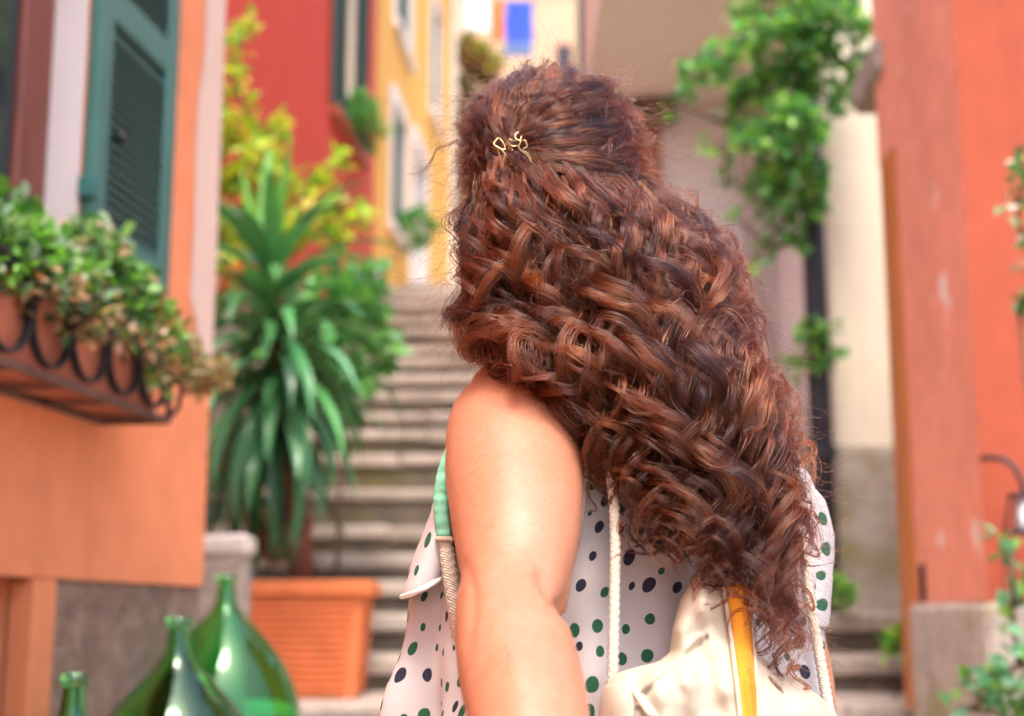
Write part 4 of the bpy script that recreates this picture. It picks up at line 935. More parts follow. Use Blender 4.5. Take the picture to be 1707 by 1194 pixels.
# ---- backpack
M_CANVAS = None
def canvas():
    m, t, b = newmat('cream_canvas'); v = coords(t)
    c = ramp(t, noise(t, v, 9, 5), [(0.3, (0.46, 0.37, 0.275)), (0.7, (0.53, 0.435, 0.335))])
    t.links.new(c, b.inputs['Base Color']); b.inputs['Roughness'].default_value = 0.9
    w1 = N(t, 'ShaderNodeTexWave', wave_type='BANDS', bands_direction='X'); w1.inputs['Scale'].default_value = 270; w1.inputs['Distortion'].default_value = 0.6
    w2 = N(t, 'ShaderNodeTexWave', wave_type='BANDS', bands_direction='Z'); w2.inputs['Scale'].default_value = 270; w2.inputs['Distortion'].default_value = 0.6
    t.links.new(v, w1.inputs[0]); t.links.new(v, w2.inputs[0])
    mx = N(t, 'ShaderNodeMath', operation='MULTIPLY'); t.links.new(w1.outputs['Fac'], mx.inputs[0]); t.links.new(w2.outputs['Fac'], mx.inputs[1])
    bump(t, b, mx.outputs[0], 0.4, 0.0012); return m
M_CANVAS = canvas()
M_ZIP = simple('mustard_zip_tape', (0.60, 0.22, 0.006), 0.85, 0.08, 60, 0.3)
M_TEETH = simple('ochre_zip_teeth', (0.55, 0.22, 0.01), 0.5, 0.1, 40, 0.1)
def rope_mat():
    m, t, b = newmat('cotton_rope'); uv = N(t, 'ShaderNodeUVMap').outputs[0]
    ck = N(t, 'ShaderNodeTexWave', wave_type='BANDS', bands_direction='DIAGONAL'); ck.inputs['Scale'].default_value = 3.0; ck.inputs['Distortion'].default_value = 0.5; t.links.new(uv, ck.inputs[0])
    c = ramp(t, ck.outputs['Fac'], [(0.0, (0.55, 0.43, 0.33)), (0.5, (0.78, 0.68, 0.57))]); t.links.new(c, b.inputs['Base Color']); b.inputs['Roughness'].default_value = 0.95
    bump(t, b, ck.outputs['Fac'], 0.7, 0.002); return m
M_ROPE = rope_mat()
M_MINT = simple('mint_fabric', (0.20, 0.52, 0.34), 0.75, 0.12, 30, 0.4)
BAG = [(936,1196,1228,1.150,.006),(944,1182,1238,1.150,.016),(960,1158,1243,1.15,.030),(1000,1134,1250,1.148,.042),(1050,1120,1258,1.146,.048),(1088,1116,1266,1.145,.056),(1104,1096,1280,1.144,.06),(1112,1060,1292,1.143,.064),
       (1124,1022,1310,1.142,.07),(1142,1008,1340,1.14,.075),(1165,1001,1372,1.14,.08),(1194,998,1393,1.14,.086),(1240,992,1405,1.14,.094),(1330,985,1415,1.14,.10),(1450,988,1415,1.14,.10),(1600,1000,1400,1.14,.09),(1640,1030,1370,1.14,.05)]
bag = tag(empty('backpack', P(1195, 1640, 1.14)), 'cream canvas backpack with mustard zip and rope straps on her back', 'backpack')
BO = Vector(bag.location)
def bagrow(py):
    for i in range(len(BAG)-1):
        if py <= BAG[i+1][0]: break
    t = (py-BAG[i][0])/(BAG[i+1][0]-BAG[i][0]); t = max(0, min(1, t)); return [BAG[i][k]*(1-t)+BAG[i+1][k]*t for k in range(1, 5)]
def bagpt(py, th):
    l, r, Yc, d = bagrow(py); c, s = math.cos(th), math.sin(th); c2 = math.copysign(abs(c)**0.8, c)
    px = (l+r)/2+(r-l)/2*c2; dd = d if s > 0 else 0.025
    fold = 0.004*math.sin(px*0.045+py*0.01)+0.0035*math.sin(px*0.11-py*0.03)+0.004*math.sin(py*0.05+px*0.02)+0.006*math.exp(-((px+1.1*(py-1090)-1150)/9)**2)*(py > 1060)*(px < 1180)-0.005*math.exp(-((px+1.1*(py-1090)-1132)/10)**2)*(py > 1060)*(px < 1180)+0.004*math.exp(-((px-0.5*(py-1100)-1290)/8)**2)*(py > 1100)
    fold += 0.007*mnoise.noise((px/38, py/46, 1.3))+0.0016*mnoise.noise((px/17, py/24, 4.1))
    # soft vertical crease left of the zip, and the dent where the neck meets the body
    cx = 1178+0.02*(py-950); fold += 0.004*math.exp(-((px-cx)/20)**2)*(1 if py < 1110 else max(0, 1-(py-1110)/90))
    Y = Yc-dd*s+(px-1200)/FPX*1.12*0.45+fold*max(0, s)
    return P(px, py, Y)-BO
pys = list(range(936, 1260, 5))+[1280, 1330, 1390, 1450, 1520, 1580, 1600, 1625, 1640]; _old = [936, 940, 944, 951, 960, 975, 990, 1005, 1020, 1035, 1050, 1064, 1076, 1088, 1096, 1104, 1108, 1112, 1118, 1124, 1132, 1142, 1153, 1165, 1180, 1194, 1215, 1240, 1280, 1330, 1390, 1450, 1520, 1580, 1600, 1625, 1640]
b = MB(); b.loft([[bagpt(py, 2*math.pi*k/220) for k in range(220)] for py in pys]); o = b.build('bag_body', M_CANVAS, bag, True)
def bagfront(px, py, off):
    l, r, Yc, d = bagrow(py); q = max(-0.99, min(0.99, (px-(l+r)/2)/((r-l)/2))); th = math.acos(math.copysign(abs(q)**1.25, q))
    p = bagpt(py, th); return p+Vector((0, -off, 0))
def zline(py):  # left and right edge of the tape
    f = (py-976)/(1194-976); return 1208+40*f**0.9, 1241+27*f**0.9
rows = []
for py in np.linspace(976, 1330, 40):
    f = (py-976)/218; xl = 1208+33*f-6*f*f if f < 1.6 else 1208+33*1.6-6*2.56; xr = xl+33-9*min(f, 1)
    rows.append([bagfront(xl+(xr-xl)*k/4, py, 0.0062) for k in range(5)])
zt_ = sheet('zip_tape', rows, M_ZIP, bag, 0.0012, 0)
tm = MB(); i_ = 0
for py in np.arange(985, 1325, 3.4):
    f = (py-976)/218; xl = 1208+33*min(f, 1.6)-6*min(f, 1.6)**2; xr = xl+33-9*min(f, 1); cx = xl+(xr-xl)*(0.66 if i_ % 2 else 0.76); i_ += 1
    p = bagfront(cx, py, 0.0076); tm.bbox(p.x-0.0016, p.x+0.0016, p.y-0.0008, p.y+0.0008, p.z-0.0007, p.z+0.0007, 0.0003)
tm.build('zip_teeth', M_TEETH, zt_, kind='stuff')
for sgn in (-1, 1):   # stitched canvas lips beside the tape
    lp = []
    for py in np.linspace(972, 1330, 30):
        f = (py-976)/218; f2 = max(0, min(f, 1.6)); xl = 1208+33*f2-6*f2*f2; xr = xl+33-9*min(max(f, 0), 1); x = xl-3 if sgn < 0 else xr+3
        lp.append(bagfront(x, py, 0.0045))
    q = MB(); q.tube(lp, 0.0021, 6); q.build('zip_lip', M_CANVAS, zt_, True)
def rope(name, pts, r, parent, mat=None):
    pts = [Vector(p) for p in pts]; sm = []
    for i in range(len(pts)-1):
        p0 = pts[max(i-1, 0)]; p1 = pts[i]; p2 = pts[i+1]; p3 = pts[min(i+2, len(pts)-1)]
        n = max(3, int((p2-p1).length/0.0014))
        for q in range(n):
            t = q/n; sm.append(0.5*((2*p1)+(p2-p0)*t+(2*p0-5*p1+4*p2-p3)*t*t+(3*p1-p0-3*p2+p3)*t**3))
    sm.append(pts[-1]); b = MB(); rings = []; nrm = None; Lc = 0
    for i, p in enumerate(sm):
        t = (sm[min(i+1, len(sm)-1)]-sm[max(i-1, 0)]).normalized(); nrm = t.orthogonal().normalized() if nrm is None else (nrm-t*nrm.dot(t)).normalized(); bn = t.cross(nrm)
        if i: Lc += (p-sm[i-1]).length
        ring = []
        for k in range(14):
            a = 2*math.pi*k/14; w_ = 2*math.pi*Lc/0.0062; q = r*(1+0.085*math.cos(3*a-w_)+0.085*math.cos(3*a+w_)); ring.append(p+(nrm*math.cos(a)+bn*math.sin(a))*q)
        rings.append(ring)
    b.loft(rings)
    o = b.build(name, mat or M_ROPE, parent, True); uvs = []
    L = 0
    for i in range(len(sm)):
        if i: L += (sm[i]-sm[i-1]).length
        for k in range(14): uvs.append((abs(k-7)/7*2.0*0.5, L/0.011))
    setuv(o, uvs); return o
rope('rope_strap', [P(q[0], q[1], q[2])-BO for q in ((985, 640, 1.20), (1003, 720, 1.165), (1019, 800, 1.145), (1025, 870, 1.13), (1025, 960, 1.115), (1023, 1060, 1.10), (1021, 1140, 1.09), (1020, 1175, 1.085))], 0.0042, bag)
rope('rope_strap', [P(q[0], q[1], q[2])-BO for q in ((1290, 740, 1.30), (1322, 820, 1.285), (1336, 880, 1.275), (1346, 960, 1.262), (1357, 1040, 1.248), (1370, 1115, 1.23), (1381, 1180, 1.21), (1388, 1230, 1.19))], 0.0045, bag)
rope('rope_strap', [P(q[0], q[1], q[2])-BO for q in ((740, 893, 1.175), (746, 930, 1.17), (753, 975, 1.165), (760, 1020, 1.165), (775, 1080, 1.18), (830, 1150, 1.2))], 0.0062, bag)
gs = MB(); gk = [(757, 745), (748, 765), (741, 790), (736, 820), (735, 850), (738, 875), (740, 897)]; gp = [P(np.interp(y, [q[1] for q in gk], [q[0] for q in gk])+random.uniform(-0.8, 0.8), y, 1.17+random.uniform(-0.0012, 0.0012))-BO for y in np.linspace(745, 897, 24)]
rings = []
for i, p in enumerate(gp):
    w_ = 0.0066+0.0006*math.sin(i*2.5); rings.append([p+Vector((w_*math.cos(2*math.pi*k/14), 0.005*math.sin(2*math.pi*k/14), 0.0008*math.sin(i*3+k))) for k in range(14)])
gs.loft(rings); gso = gs.build('strap_sleeve', M_MINT, bag, True); sd = gso.modifiers.new('s', 'SUBSURF'); sd.levels = sd.render_levels = 1
b = MB(); p = gp[-1]; b.bbox(p.x-0.0075, p.x+0.0075, p.y-0.006, p.y+0.006, p.z-0.0025, p.z+0.001, 0.001); b.build('sleeve_stitch', M_ROPE, bag)
tb = []
for i in range(7):
    f = i/6; py = 1140+70*f
    tb.append([bagfront(1001+k*14, py+abs(k-2)*2, 0.004+0.007*math.sin(math.pi*k/4)) for k in range(5)])
sheet('strap_tab', tb, M_CANVAS, bag, 0.003)
tb2 = [[bagfront(1046+k*9+f*30, 1150+f*44+k*3, 0.008-0.0015*k) for k in range(4)] for f in np.linspace(0, 1, 6)]
sheet('strap_tab', tb2, M_CANVAS, bag, 0.003)

# ---- hair
def interp(tab, x, k): return float(np.interp(x, [q[0] for q in tab], [q[k] for q in tab]))
OUT = np.array([(112, 880, 985), (135, 835, 1035), (165, 795, 1052), (200, 776, 1068), (250, 766, 1082), (290, 766, 1092), (350, 752, 1150), (400, 747, 1205), (450, 746, 1232), (500, 750, 1250), (560, 765, 1265), (600, 785, 1278), (640, 860, 1295), (700, 955, 1315), (780, 1000, 1335), (850, 1040, 1350), (920, 1080, 1345), (980, 1110, 1340), (1050, 1240, 1340), (1140, 1270, 1330)], float)
YF = np.array([(100, 1.30, .10), (160, 1.255, .12), (250, 1.225, .13), (290, 1.213, .13), (340, 1.193, .13), (400, 1.186, .13), (540, 1.168, .10), (605, 1.142, .055), (660, 1.138, .06), (720, 1.136, .075), (800, 1.128, .075), (900, 1.105, .09), (1000, 1.085, .10), (1140, 1.07, .10)], float)
def surf(px, py, d=0.0):
    """depth of the hair surface, d metres below it"""
    py_ = np.clip(py, 112, 1140)
    l = np.interp(py_, OUT[:, 0], OUT[:, 1]); r = np.interp(py_, OUT[:, 0], OUT[:, 2])
    f = np.interp(py_, YF[:, 0], YF[:, 1]); T = np.interp(py_, YF[:, 0], YF[:, 2])
    c = (l+r)/2; c = np.where(py_ > 640, np.minimum(c, 1130), c); hw = np.maximum(np.where(py_ > 640, np.maximum(r-c, c-l), (r-l)/2), 20)
    q = np.clip(np.abs(px-c)/hw, 0, 1.0)
    return f+T*(1-np.sqrt(np.maximum(0.0, 1-q*q)))+d
GU = [0.0, 0.16, 0.34, 0.53, 0.67, 0.80, 1.0]
GP = [[(800, 278), (794, 345), (792, 430), (796, 505), (806, 552), (824, 585), (846, 602)],
      [(820, 275), (830, 350), (838, 435), (848, 515), (885, 575), (925, 622), (955, 668)],
      [(850, 272), (872, 355), (912, 455), (968, 555), (1020, 655), (1048, 765), (1075, 870)],
      [(910, 272), (955, 355), (1018, 455), (1078, 565), (1128, 690), (1160, 815), (1176, 920)],
      [(950, 275), (1008, 355), (1072, 455), (1130, 570), (1178, 700), (1210, 830), (1218, 945)],
      [(990, 280), (1058, 355), (1122, 455), (1178, 575), (1232, 715), (1288, 890), (1312, 1115)],
      [(1068, 292), (1132, 365), (1184, 450), (1216, 550), (1250, 650), (1290, 745), (1322, 825)]]
GP = np.array(GP, float); SS = np.linspace(0, 1, 7)
def cat(pts, s):
    n = len(pts)-1; x = np.clip(s, 0, 1)*n; i = np.minimum(x.astype(int), n-1); t = (x-i)[:, None]
    p0 = pts[np.maximum(i-1, 0)]; p1 = pts[i]; p2 = pts[i+1]; p3 = pts[np.minimum(i+2, n)]
    return 0.5*((2*p1)+(p2-p0)*t+(2*p0-5*p1+4*p2-p3)*t**2+(3*p1-p0-3*p2+p3)*t**3)
def guide(u, s):
    k = min(max(int(np.searchsorted(GU, u))-1, 0), len(GU)-2); t = (u-GU[k])/(GU[k+1]-GU[k])
    pts = GP[k]*(1-t)+GP[k+1]*t; return cat(pts, s)
def frame_curl(C, rad, phase, flat=1.0):
    """add a helix of radius rad(n) and angle phase(n) about the 3D line C"""
    T = np.gradient(C, axis=0); T /= np.linalg.norm(T, axis=1)[:, None]+1e-9
    up = np.array([0.0, 1.0, 0.0]); A = np.cross(T, up); A /= np.linalg.norm(A, axis=1)[:, None]+1e-9; B_ = np.cross(T, A)
    return C+(A*np.cos(phase)[:, None]+B_*np.sin(phase)[:, None]*flat)*rad[:, None], A, B_
POS = []; RAD = []; CNT = []; TINT = []
def smooth_noise(n, k):
    x = RNG.normal(size=(k, 3)); xi = np.linspace(0, k-1, n); i = np.minimum(xi.astype(int), k-2); t = (xi-i)[:, None]; t = t*t*(3-2*t); return x[i]*(1-t)+x[i+1]*t
def emit_lock(C, A, B_, ns, width, r0, frizz, wprof, tint, pull=1.0):
    n = len(C)
    for _ in range(ns):
        g1, g2 = RNG.normal(size=2); g1 = np.clip(g1, -2, 2); g2 = np.clip(g2, -2, 2)
        tw = RNG.uniform(-0.5, 0.5)*np.linspace(0, 1, n)
        off = (A*(g1*np.cos(tw)-g2*0.55*np.sin(tw))[:, None]+B_*(g1*np.sin(tw)+g2*0.55*np.cos(tw))[:, None])*(width*wprof)[:, None]
        S = C+off+smooth_noise(n, 7)*frizz*wprof[:, None]
        m = n if RNG.random() < 0.6 else int(n*RNG.uniform(0.6, 1.0)); m = max(m, 6)
        S = S[:m]; tp = np.linspace(0, 1, m); rr = r0*(1-0.75*np.maximum(0, (tp-0.75)/0.25))
        POS.append(S); RAD.append(rr); CNT.append(m); TINT.append(tint+RNG.normal()*0.4)
# (a) hair swept up to the clip
CLIP = np.array([852.0, 252.0])
rim_pts = np.array([(770, 330), (763, 290), (762, 240), (772, 195), (795, 160), (830, 132), (880, 112), (940, 108), (1000, 118), (1045, 145), (1068, 190), (1082, 240), (1095, 285), (1110, 320)], float)
for k in range(430):
    f = RNG.random()**0.9; S = cat(rim_pts, np.array([f]))[0]; S = S+RNG.normal(size=2)*5
    n = 36; s = np.linspace(0, 1, n); E = CLIP+RNG.normal(size=2)*np.array([9, 6])
    depth_in = RNG.random()**1.3
    s0 = RNG.uniform(0, 0.35); sx = s0+(1-s0)*s
    bul = np.array([0, -1.0])*RNG.uniform(0, 18)*(1 if f < 0.8 else 0.3)+RNG.normal(size=2)*5
    pt = S[None]*(1-sx)[:, None]+E[None]*sx[:, None]+bul[None]*np.sin(np.pi*sx)[:, None]
    d = 0.016*depth_in+0.004-0.012*np.sin(np.pi*sx)*(1-depth_in)*0.8+0.012*(sx > 0.9)*(sx-0.9)*10
    C = Pn(pt[:, 0], pt[:, 1], surf(pt[:, 0], pt[:, 1])+d)
    L = np.linalg.norm(np.diff(C, axis=0), axis=1).sum()
    wl = RNG.uniform(0.05, 0.085); ph = 3*np.sin(f*9)+RNG.normal()*0.7+np.linspace(0, L/wl*6.28, n)
    top = np.clip((230-pt[:, 1])/100, 0.25, 1)
    C2, A, B_ = frame_curl(C, RNG.uniform(0.003, 0.010)*top*np.sin(np.pi*np.clip(1-sx, 0, 1)**0.8*0.9+0.15), ph)
    wp = 0.35+0.75*(1-sx)**0.8
    emit_lock(C2, A, B_, 14, 0.0034, 0.00025, 0.0007, wp, RNG.normal()*0.7+0.08)
# crown curls that stand off the top
for k in range(80):
    f = RNG.uniform(0.18, 0.86); S = cat(rim_pts, np.array([f]))[0]; S = S+np.array([RNG.normal()*10, abs(RNG.normal())*26+4])
    n = 30; ang = RNG.uniform(0, 6.28); s = np.linspace(0, 1, n); Lp = RNG.uniform(40, 100)
    dirv = (CLIP-S)/np.linalg.norm(CLIP-S)+RNG.normal(size=2)*0.7; dirv /= np.linalg.norm(dirv)
    pt = S[None]+dirv[None]*(s*Lp)[:, None]
    if pt[:, 1].min() < 122: continue
    C = Pn(pt[:, 0], pt[:, 1], surf(pt[:, 0], pt[:, 1])-0.006)
    wl = RNG.uniform(0.03, 0.05); L = Lp/1850
    C2, A, B_ = frame_curl(C, RNG.uniform(0.004, 0.0085)*(0.4+0.6*s), (RNG.uniform(0, 6.28)+s*L/wl*6.28)*RNG.choice([-1, 1]))
    emit_lock(C2, A, B_, 10, 0.0016, 0.00014, 0.001, 0.6+0.4*s, RNG.normal()*0.4-0.3)
# (b) the long curls below: clumps share wavelength, turn and phase, so whole curls read as one
def emit_curl(C, A, B_, rad, ph, ns, width, r0, frizz, wp, tint, loose=0.12):
    n = len(C); x = np.linspace(0, 1, n)
    for _ in range(ns):
        g1, g2 = np.clip(RNG.normal(size=2), -2.2, 2.2); dl = RNG.normal()*loose+RNG.normal()*loose*0.8*x; rho = np.clip(1+RNG.normal()*0.13, 0.5, 1.6)
        c, s_ = np.cos(ph+dl), np.sin(ph+dl)
        S = C+(A*g1+B_*g2*0.7)*(width*wp)[:, None]+(A*c[:, None]+B_*s_[:, None]*1.35)*(rad*rho)[:, None]+smooth_noise(n, 9)*(frizz*(0.5+x))[:, None]
        m = n if RNG.random() < 0.55 else int(n*RNG.uniform(0.55, 1.0)); m = max(m, 8)
        tp = np.linspace(0, 1, m); rr = r0*(1-0.7*np.maximum(0, (tp-0.8)/0.2))
        POS.append(S[:m]); RAD.append(rr); CNT.append(m); TINT.append(tint+RNG.normal()*0.4)
def clumps(NC, per, lay0, lay1, w0, w1, ns0, ns1, rk, fz, tint, smin, r0=0.00017):
    us = (np.arange(NC)+RNG.uniform(0.1, 0.9, NC))/NC
    for ku in us:
        u_ = ku*1.04-0.02; left = max(0.0, 1-u_/0.5)
        wl_ = math.exp(RNG.uniform(math.log(0.072), math.log(0.16)))-0.012*left; chi = 1 if RNG.random() < 0.12+0.76*np.clip((u_-0.1)/0.8, 0, 1) else -1; ph0 = RNG.uniform(0, 6.28); rr_ = min(0.0185, rk*wl_*(RNG.uniform(0.085, 0.15)+0.05*left))
        layc = RNG.uniform(lay0, lay1); s0c = RNG.random()**1.2*smin; s1c = min(1.03, max(s0c+0.35, RNG.normal(0.94, 0.07))); tc = RNG.normal()*0.5+tint
        mea = RNG.uniform(3, 14); mf = RNG.uniform(4, 9); mp_ = RNG.uniform(0, 6.28)
        for q in range(per):
            u = u_+RNG.normal()*0.5/NC; u = min(max(u, -0.01), 1.05); s0 = max(0, s0c+RNG.normal()*0.04); s1 = min(1.04, s1c+RNG.normal()*0.04)
            n = 68; sf = np.linspace(0, s1, 120); pt = guide(u, np.clip(sf, 0, 1)); over = np.clip(sf-1, 0, 1)[:, None]*np.array([0, 500.0])
            pt = pt+over+np.stack([mea*np.sin(sf*mf+mp_), 0.3*mea*np.cos(sf*mf+mp_)], -1)+RNG.normal(size=2)*4
            lay = layc+RNG.normal()*0.003
            Cf = Pn(pt[:, 0], pt[:, 1], surf(pt[:, 0], pt[:, 1])+lay+0.006*np.clip(1-sf/0.09, 0, 1))
            Lf = np.concatenate([[0], np.cumsum(np.linalg.norm(np.diff(Cf, axis=0), axis=1))])
            sq = np.linspace(s0, s1, n); C = np.stack([np.interp(sq, sf, Cf[:, i]) for i in range(3)], -1); Ln = np.interp(sq, sf, Lf); x = np.linspace(0, 1, n)
            T = np.gradient(C, axis=0); T /= np.linalg.norm(T, axis=1)[:, None]+1e-9; A = np.cross(T, np.array([0.0, 1, 0])); A /= np.linalg.norm(A, axis=1)[:, None]+1e-9; B_ = np.cross(T, A)
            calm = 1-0.6*np.exp(-((sq-0.08)/0.13)**2)*(0.4+0.6*(u > 0.5)); tight = 1+0.15*np.clip((sq-0.6)/0.4, 0, 1)**2
            rad = rr_*np.clip((sq-s0)/0.15, 0.15, 1)*calm*(1-0.15*x)*RNG.uniform(0.85, 1.15)
            ph = chi*(ph0+RNG.normal()*0.22+6.28*Ln/(wl_*RNG.uniform(0.98, 1.02))*tight)
            wp = (0.4+0.6*np.clip(x/0.2, 0, 1))*(1-0.65*np.clip((x-0.7)/0.3, 0, 1))
            emit_curl(C, A, B_, rad, ph, int(RNG.integers(ns0, ns1)), RNG.uniform(w0, w1), r0, RNG.uniform(0.5, 1.2)*fz, wp, tc+RNG.normal()*0.2)
clumps(44, 9, 0.022, 0.046, 0.004, 0.007, 9, 13, 0.8, 0.0014, -1.0, 0.35, 0.0003)  # shade put into the tint: deep layers dark, outer ones lightened like highlights
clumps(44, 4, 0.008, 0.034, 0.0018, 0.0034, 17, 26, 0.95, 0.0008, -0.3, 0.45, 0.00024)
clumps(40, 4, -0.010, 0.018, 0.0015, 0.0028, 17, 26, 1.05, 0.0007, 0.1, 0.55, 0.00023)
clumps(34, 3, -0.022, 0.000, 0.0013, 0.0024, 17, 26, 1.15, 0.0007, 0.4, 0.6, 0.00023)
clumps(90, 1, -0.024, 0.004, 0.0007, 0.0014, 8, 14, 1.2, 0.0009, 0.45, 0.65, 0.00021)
# single loose strands following the fall of the hair, and open ringlets outside the right edge
for k in range(1400):
    edge_ = RNG.random() < 0.22; u = RNG.uniform(0.97, 1.1) if edge_ else RNG.uniform(0, 1.02); s0 = RNG.uniform(0, 0.75); s1 = min(1.03, s0+RNG.uniform(0.15, 0.45)); n = 46
    sq = np.linspace(s0, s1, n); pt = guide(u, np.clip(sq, 0, 1))+RNG.normal(size=2)*8; mm = RNG.uniform(4, 26); pt = pt+np.stack([mm*np.sin(sq*RNG.uniform(5, 16)+RNG.uniform(0, 6)), 0*sq], -1)
    C = Pn(pt[:, 0], pt[:, 1], surf(pt[:, 0], pt[:, 1])-RNG.uniform(0.0, 0.02)); x = np.linspace(0, 1, n); L = np.linalg.norm(np.diff(C, axis=0), axis=1).sum()
    C2, A, B_ = frame_curl(C, RNG.uniform(0.003, 0.013)*np.clip(x*4, 0.1, 1), (RNG.uniform(0, 6.28)+6.28*x*L/RNG.uniform(0.045, 0.11))*RNG.choice([-1, 1]))
    emit_lock(C2, A, B_, int(RNG.integers(3, 8)) if edge_ else int(RNG.integers(1, 4)), 0.0016, 0.00013, 0.0008, 0.5+0.5*x, RNG.normal()*0.5+0.45)
# separate ringlets that hang outside the right edge and break its line
for k in range(46):
    u = RNG.uniform(0.96, 1.10); s0 = RNG.uniform(0.12, 0.8); s1 = min(1.0, s0+RNG.uniform(0.14, 0.34)); n = 52; sq = np.linspace(s0, s1, n); x = np.linspace(0, 1, n)
    pt = guide(u, sq)+RNG.normal(size=2)*6+np.stack([RNG.uniform(6, 30)*np.sin(np.pi*x)*(1+0.3*np.sin(7*x)), 16*x], -1)
    C = Pn(pt[:, 0], pt[:, 1], surf(pt[:, 0], pt[:, 1])-0.01+RNG.uniform(-0.01, 0.02)); T = np.gradient(C, axis=0); T /= np.linalg.norm(T, axis=1)[:, None]+1e-9; A = np.cross(T, np.array([0.0, 1, 0])); A /= np.linalg.norm(A, axis=1)[:, None]+1e-9; B_ = np.cross(T, A)
    L = np.linalg.norm(np.diff(C, axis=0), axis=1).sum(); ph = RNG.uniform(0, 6.28)+RNG.choice([-1, 1])*6.28*x*L/RNG.uniform(0.04, 0.075)
    emit_curl(C, A, B_, RNG.uniform(0.006, 0.011)*np.clip(x*5, 0.1, 1), ph, int(RNG.integers(9, 17)), RNG.uniform(0.0009, 0.0017), 0.0002, 0.0008, 1-0.5*x, RNG.normal()*0.4+0.3)
# strands that leave the clip and fan out into the curls
for k in range(90):
    u = RNG.uniform(0.05, 0.62); n = 40; x = np.linspace(0, 1, n); g = guide(u, 0.08+0.34*x); c0 = CLIP+np.array([RNG.normal()*10, 12+RNG.normal()*5]); w_ = np.clip(x/0.55, 0, 1)**0.8
    pt = c0[None]*(1-w_)[:, None]+g*w_[:, None]; ly = RNG.uniform(-0.012, 0.004)
    C = Pn(pt[:, 0], pt[:, 1], surf(pt[:, 0], pt[:, 1])+ly); T = np.gradient(C, axis=0); T /= np.linalg.norm(T, axis=1)[:, None]+1e-9; A = np.cross(T, np.array([0.0, 1, 0])); A /= np.linalg.norm(A, axis=1)[:, None]+1e-9; B_ = np.cross(T, A)
    ph = RNG.uniform(0, 6.28)+RNG.choice([-1, 1])*6.28*x*RNG.uniform(1.0, 2.0)
    emit_curl(C, A, B_, RNG.uniform(0.004, 0.010)*x**0.7, ph, 12, 0.0026, 0.00025, 0.0012, 0.5+0.5*x, RNG.normal()*0.4+0.15)
# (c) ringlet tips along the lower edge
for k in range(230):
    u = RNG.random(); u = u if RNG.random() < 0.75 else u*0.35; s = np.array([RNG.uniform(0.86, 1.0)]); p0 = guide(u, s)[0]+RNG.normal(size=2)*12
    n = 44; x = np.linspace(0, 1, n); Lp = RNG.uniform(30, 95); dv = np.array([RNG.normal()*0.45+0.1, 1.0]); dv /= np.linalg.norm(dv)
    if u < 0.2: Lp *= 0.75
    pt = p0[None]+dv[None]*(x*Lp)[:, None]
    C = Pn(pt[:, 0], pt[:, 1], surf(pt[:, 0], pt[:, 1])-0.002+0.012*RNG.random())
    wl = RNG.uniform(0.026, 0.045); L = Lp/2000
    C2, A, B_ = frame_curl(C, RNG.uniform(0.006, 0.012)*np.clip(x*4, 0.2, 1), (RNG.uniform(0, 6.28)+6.28*x*max(0.8, L/wl))*RNG.choice([-1, 1]))
    emit_lock(C2, A, B_, int(RNG.integers(6, 14)), 0.0015, 0.0002, 0.0007, 1-0.6*x, RNG.normal()*0.5)
# (d) flyaways
edgeL = np.stack([OUT[:12, 1], OUT[:12, 0]], -1); edgeR = np.stack([OUT[:, 2], OUT[:, 0]], -1)
for k in range(3200):
    q = RNG.random()
    if q < 0.14: p0 = cat(edgeL, np.array([RNG.random()]))[0]; od = np.array([-1.0, 0.1])
    elif q < 0.36: p0 = cat(edgeR, np.array([RNG.random()]))[0]; od = np.array([1.0, 0.1])
    elif q < 0.46: p0 = cat(rim_pts, np.array([RNG.random()]))[0]; od = (p0-np.array([920.0, 260])); od /= np.linalg.norm(od)
    else: p0 = guide(RNG.random(), np.array([RNG.random()]))[0]; od = RNG.normal(size=2)*0.8
    p0 = p0-od*RNG.uniform(0, 25)+RNG.normal(size=2)*6; n = 26; x = np.linspace(0, 1, n); Lp = RNG.uniform(25, 105)
    dv = od*RNG.uniform(0.1, 0.9)+np.array([RNG.normal()*0.6, RNG.normal()*0.6+0.45]); dv /= np.linalg.norm(dv)
    pt = p0[None]+dv[None]*(x*Lp)[:, None]; yy = surf(np.array([p0[0]]), np.array([p0[1]]))[0]
    C = Pn(pt[:, 0], pt[:, 1], np.full(n, yy)-0.004-0.012*np.sin(np.pi*x)*RNG.random())
    wl = RNG.uniform(0.02, 0.05)
    C2, A, B_ = frame_curl(C, RNG.uniform(0.001, 0.0055)*x**0.7, (RNG.uniform(0, 6.28)+6.28*x*Lp/1900/wl)*RNG.choice([-1, 1]))
    POS.append(C2); RAD.append(np.full(n, 0.00007)); CNT.append(n); TINT.append(RNG.normal()*0.4+0.5)
hc = bpy.data.hair_curves.new('hair'); hc.add_curves(CNT)
pos = np.concatenate(POS).astype('f'); rad_ = np.concatenate(RAD).astype('f')
hc.attributes['position'].data.foreach_set('vector', pos.ravel())
if 'radius' not in hc.attributes: hc.attributes.new('radius', 'FLOAT', 'POINT')
hc.attributes['radius'].data.foreach_set('value', rad_)
ti = hc.attributes.new('tint', 'FLOAT', 'CURVE'); ti.data.foreach_set('value', np.array(TINT, 'f'))
print('hair', len(CNT), len(pos))
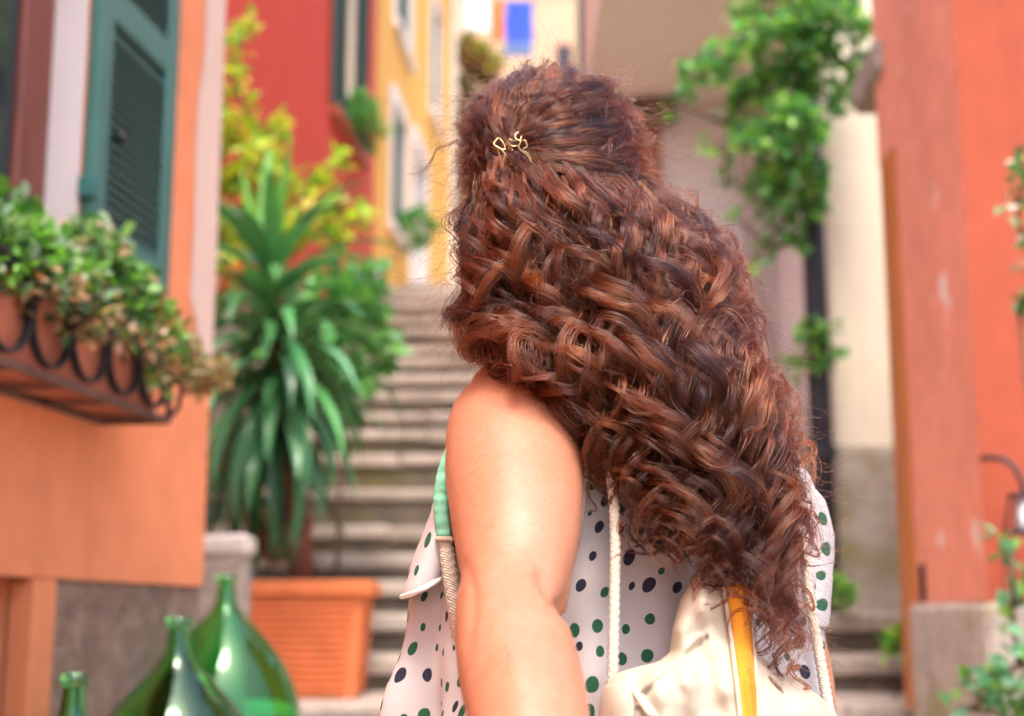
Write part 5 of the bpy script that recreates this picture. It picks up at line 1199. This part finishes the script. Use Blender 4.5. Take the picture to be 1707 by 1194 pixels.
def hair_mat():
    m = bpy.data.materials.new('auburn_hair'); m.use_nodes = True; t = m.node_tree; t.nodes.remove(t.nodes['Principled BSDF'])
    h = N(t, 'ShaderNodeBsdfHairPrincipled'); h.parametrization = 'COLOR'
    a = N(t, 'ShaderNodeAttribute', attribute_name='tint')
    mr = N(t, 'ShaderNodeMapRange'); mr.inputs['From Min'].default_value = -1.4; mr.inputs['From Max'].default_value = 1.4; t.links.new(a.outputs['Fac'], mr.inputs['Value'])
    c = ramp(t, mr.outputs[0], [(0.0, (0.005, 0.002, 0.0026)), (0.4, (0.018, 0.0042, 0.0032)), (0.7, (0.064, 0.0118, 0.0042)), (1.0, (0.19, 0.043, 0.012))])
    t.links.new(c, h.inputs['Color']); h.inputs['Roughness'].default_value = 0.21; h.inputs['Radial Roughness'].default_value = 0.32; h.inputs['IOR'].default_value = 1.45; h.inputs['Coat'].default_value = 0.0
    h.inputs['Random Roughness'].default_value = 0.2
    t.links.new(h.outputs[0], t.nodes['Material Output'].inputs[0]); return m
hc.materials.append(hair_mat())
hair = link('hair', hc, person)
SC.cycles_curves.shape = 'RIBBONS'; SC.cycles_curves.subdivisions = 2
# hull added inside the hair, coloured near black as shade between locks
M_HGAPSHADE = simple('hair_gap_shade', (0.02, 0.008, 0.007), 0.8, 0.5, 30, 0.9, stretch=(1, 1, 0.3))
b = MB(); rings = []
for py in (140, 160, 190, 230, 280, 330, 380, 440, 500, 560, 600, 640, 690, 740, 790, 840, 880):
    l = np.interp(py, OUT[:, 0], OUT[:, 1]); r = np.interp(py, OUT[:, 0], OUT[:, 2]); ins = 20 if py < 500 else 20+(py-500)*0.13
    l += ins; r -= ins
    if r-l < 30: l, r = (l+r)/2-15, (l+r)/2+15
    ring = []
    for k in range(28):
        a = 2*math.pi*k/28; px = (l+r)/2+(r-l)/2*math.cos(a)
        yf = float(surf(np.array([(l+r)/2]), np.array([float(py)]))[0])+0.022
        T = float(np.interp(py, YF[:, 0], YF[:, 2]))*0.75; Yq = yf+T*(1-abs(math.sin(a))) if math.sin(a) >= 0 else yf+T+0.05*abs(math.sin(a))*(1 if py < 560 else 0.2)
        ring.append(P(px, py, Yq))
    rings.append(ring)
b.loft(rings); hv = b.build('hair_core', M_HGAPSHADE, person, True)

# ---- clip
M_BRASS = simple('pale_brass', (0.46, 0.34, 0.17), 0.32, 0.2, 40, 0.1, metal=0.9)
clipo = tag(empty('hair_clip', P(853, 248, 1.205)), 'small pale gold claw clip holding up her hair', 'hair clip'); CB = Vector(clipo.location)
def cp(q, dy=0.0): return P(780+q[0]*0.10545, 190+q[1]*0.10545, 1.212+dy)-CB
def wire(name, pts, r=0.00085, dy=0.0):
    ps = [cp(q, dy-0.004*math.sin(math.pi*i/(len(pts)-1))) for i, q in enumerate(pts)]; sm = []
    for i in range(len(ps)-1):
        p0 = ps[max(i-1, 0)]; p1 = ps[i]; p2 = ps[i+1]; p3 = ps[min(i+2, len(ps)-1)]
        for q in range(6):
            t = q/6; sm.append(0.5*((2*p1)+(p2-p0)*t+(2*p0-5*p1+4*p2-p3)*t*t+(3*p1-p0-3*p2+p3)*t**3))
    sm.append(ps[-1]); b = MB(); b.tube(sm, r, 8); return b.build(name, M_BRASS, clipo, True)
wire('claw', [(480, 380), (410, 480), (520, 560), (590, 650), (560, 750), (545, 880)]); wire('claw', [(490, 380), (545, 440), (590, 560), (480, 560), (510, 690), (545, 880)], 0.0007, 0.002)
wire('claw', [(800, 290), (750, 330), (760, 400), (830, 440), (800, 520), (850, 590), (930, 650), (1010, 780)]); wire('claw', [(850, 350), (830, 430), (900, 420), (935, 520), (860, 560), (960, 640), (1010, 780)], 0.0007, 0.002)
wire('hinge_bar', [(590, 520), (650, 410), (700, 425), (760, 430)], 0.0008); wire('hinge_bar', [(640, 460), (690, 510), (770, 510), (800, 500)], 0.0008)
b = MB(); c = cp((700, 575)); b.lathe([(0.0002, -0.0012), (0.0009, -0.0008), (0.0012, 0), (0.0009, 0.0008), (0.0002, 0.0012)], 10, c); b.build('bead', M_BRASS, clipo, True)
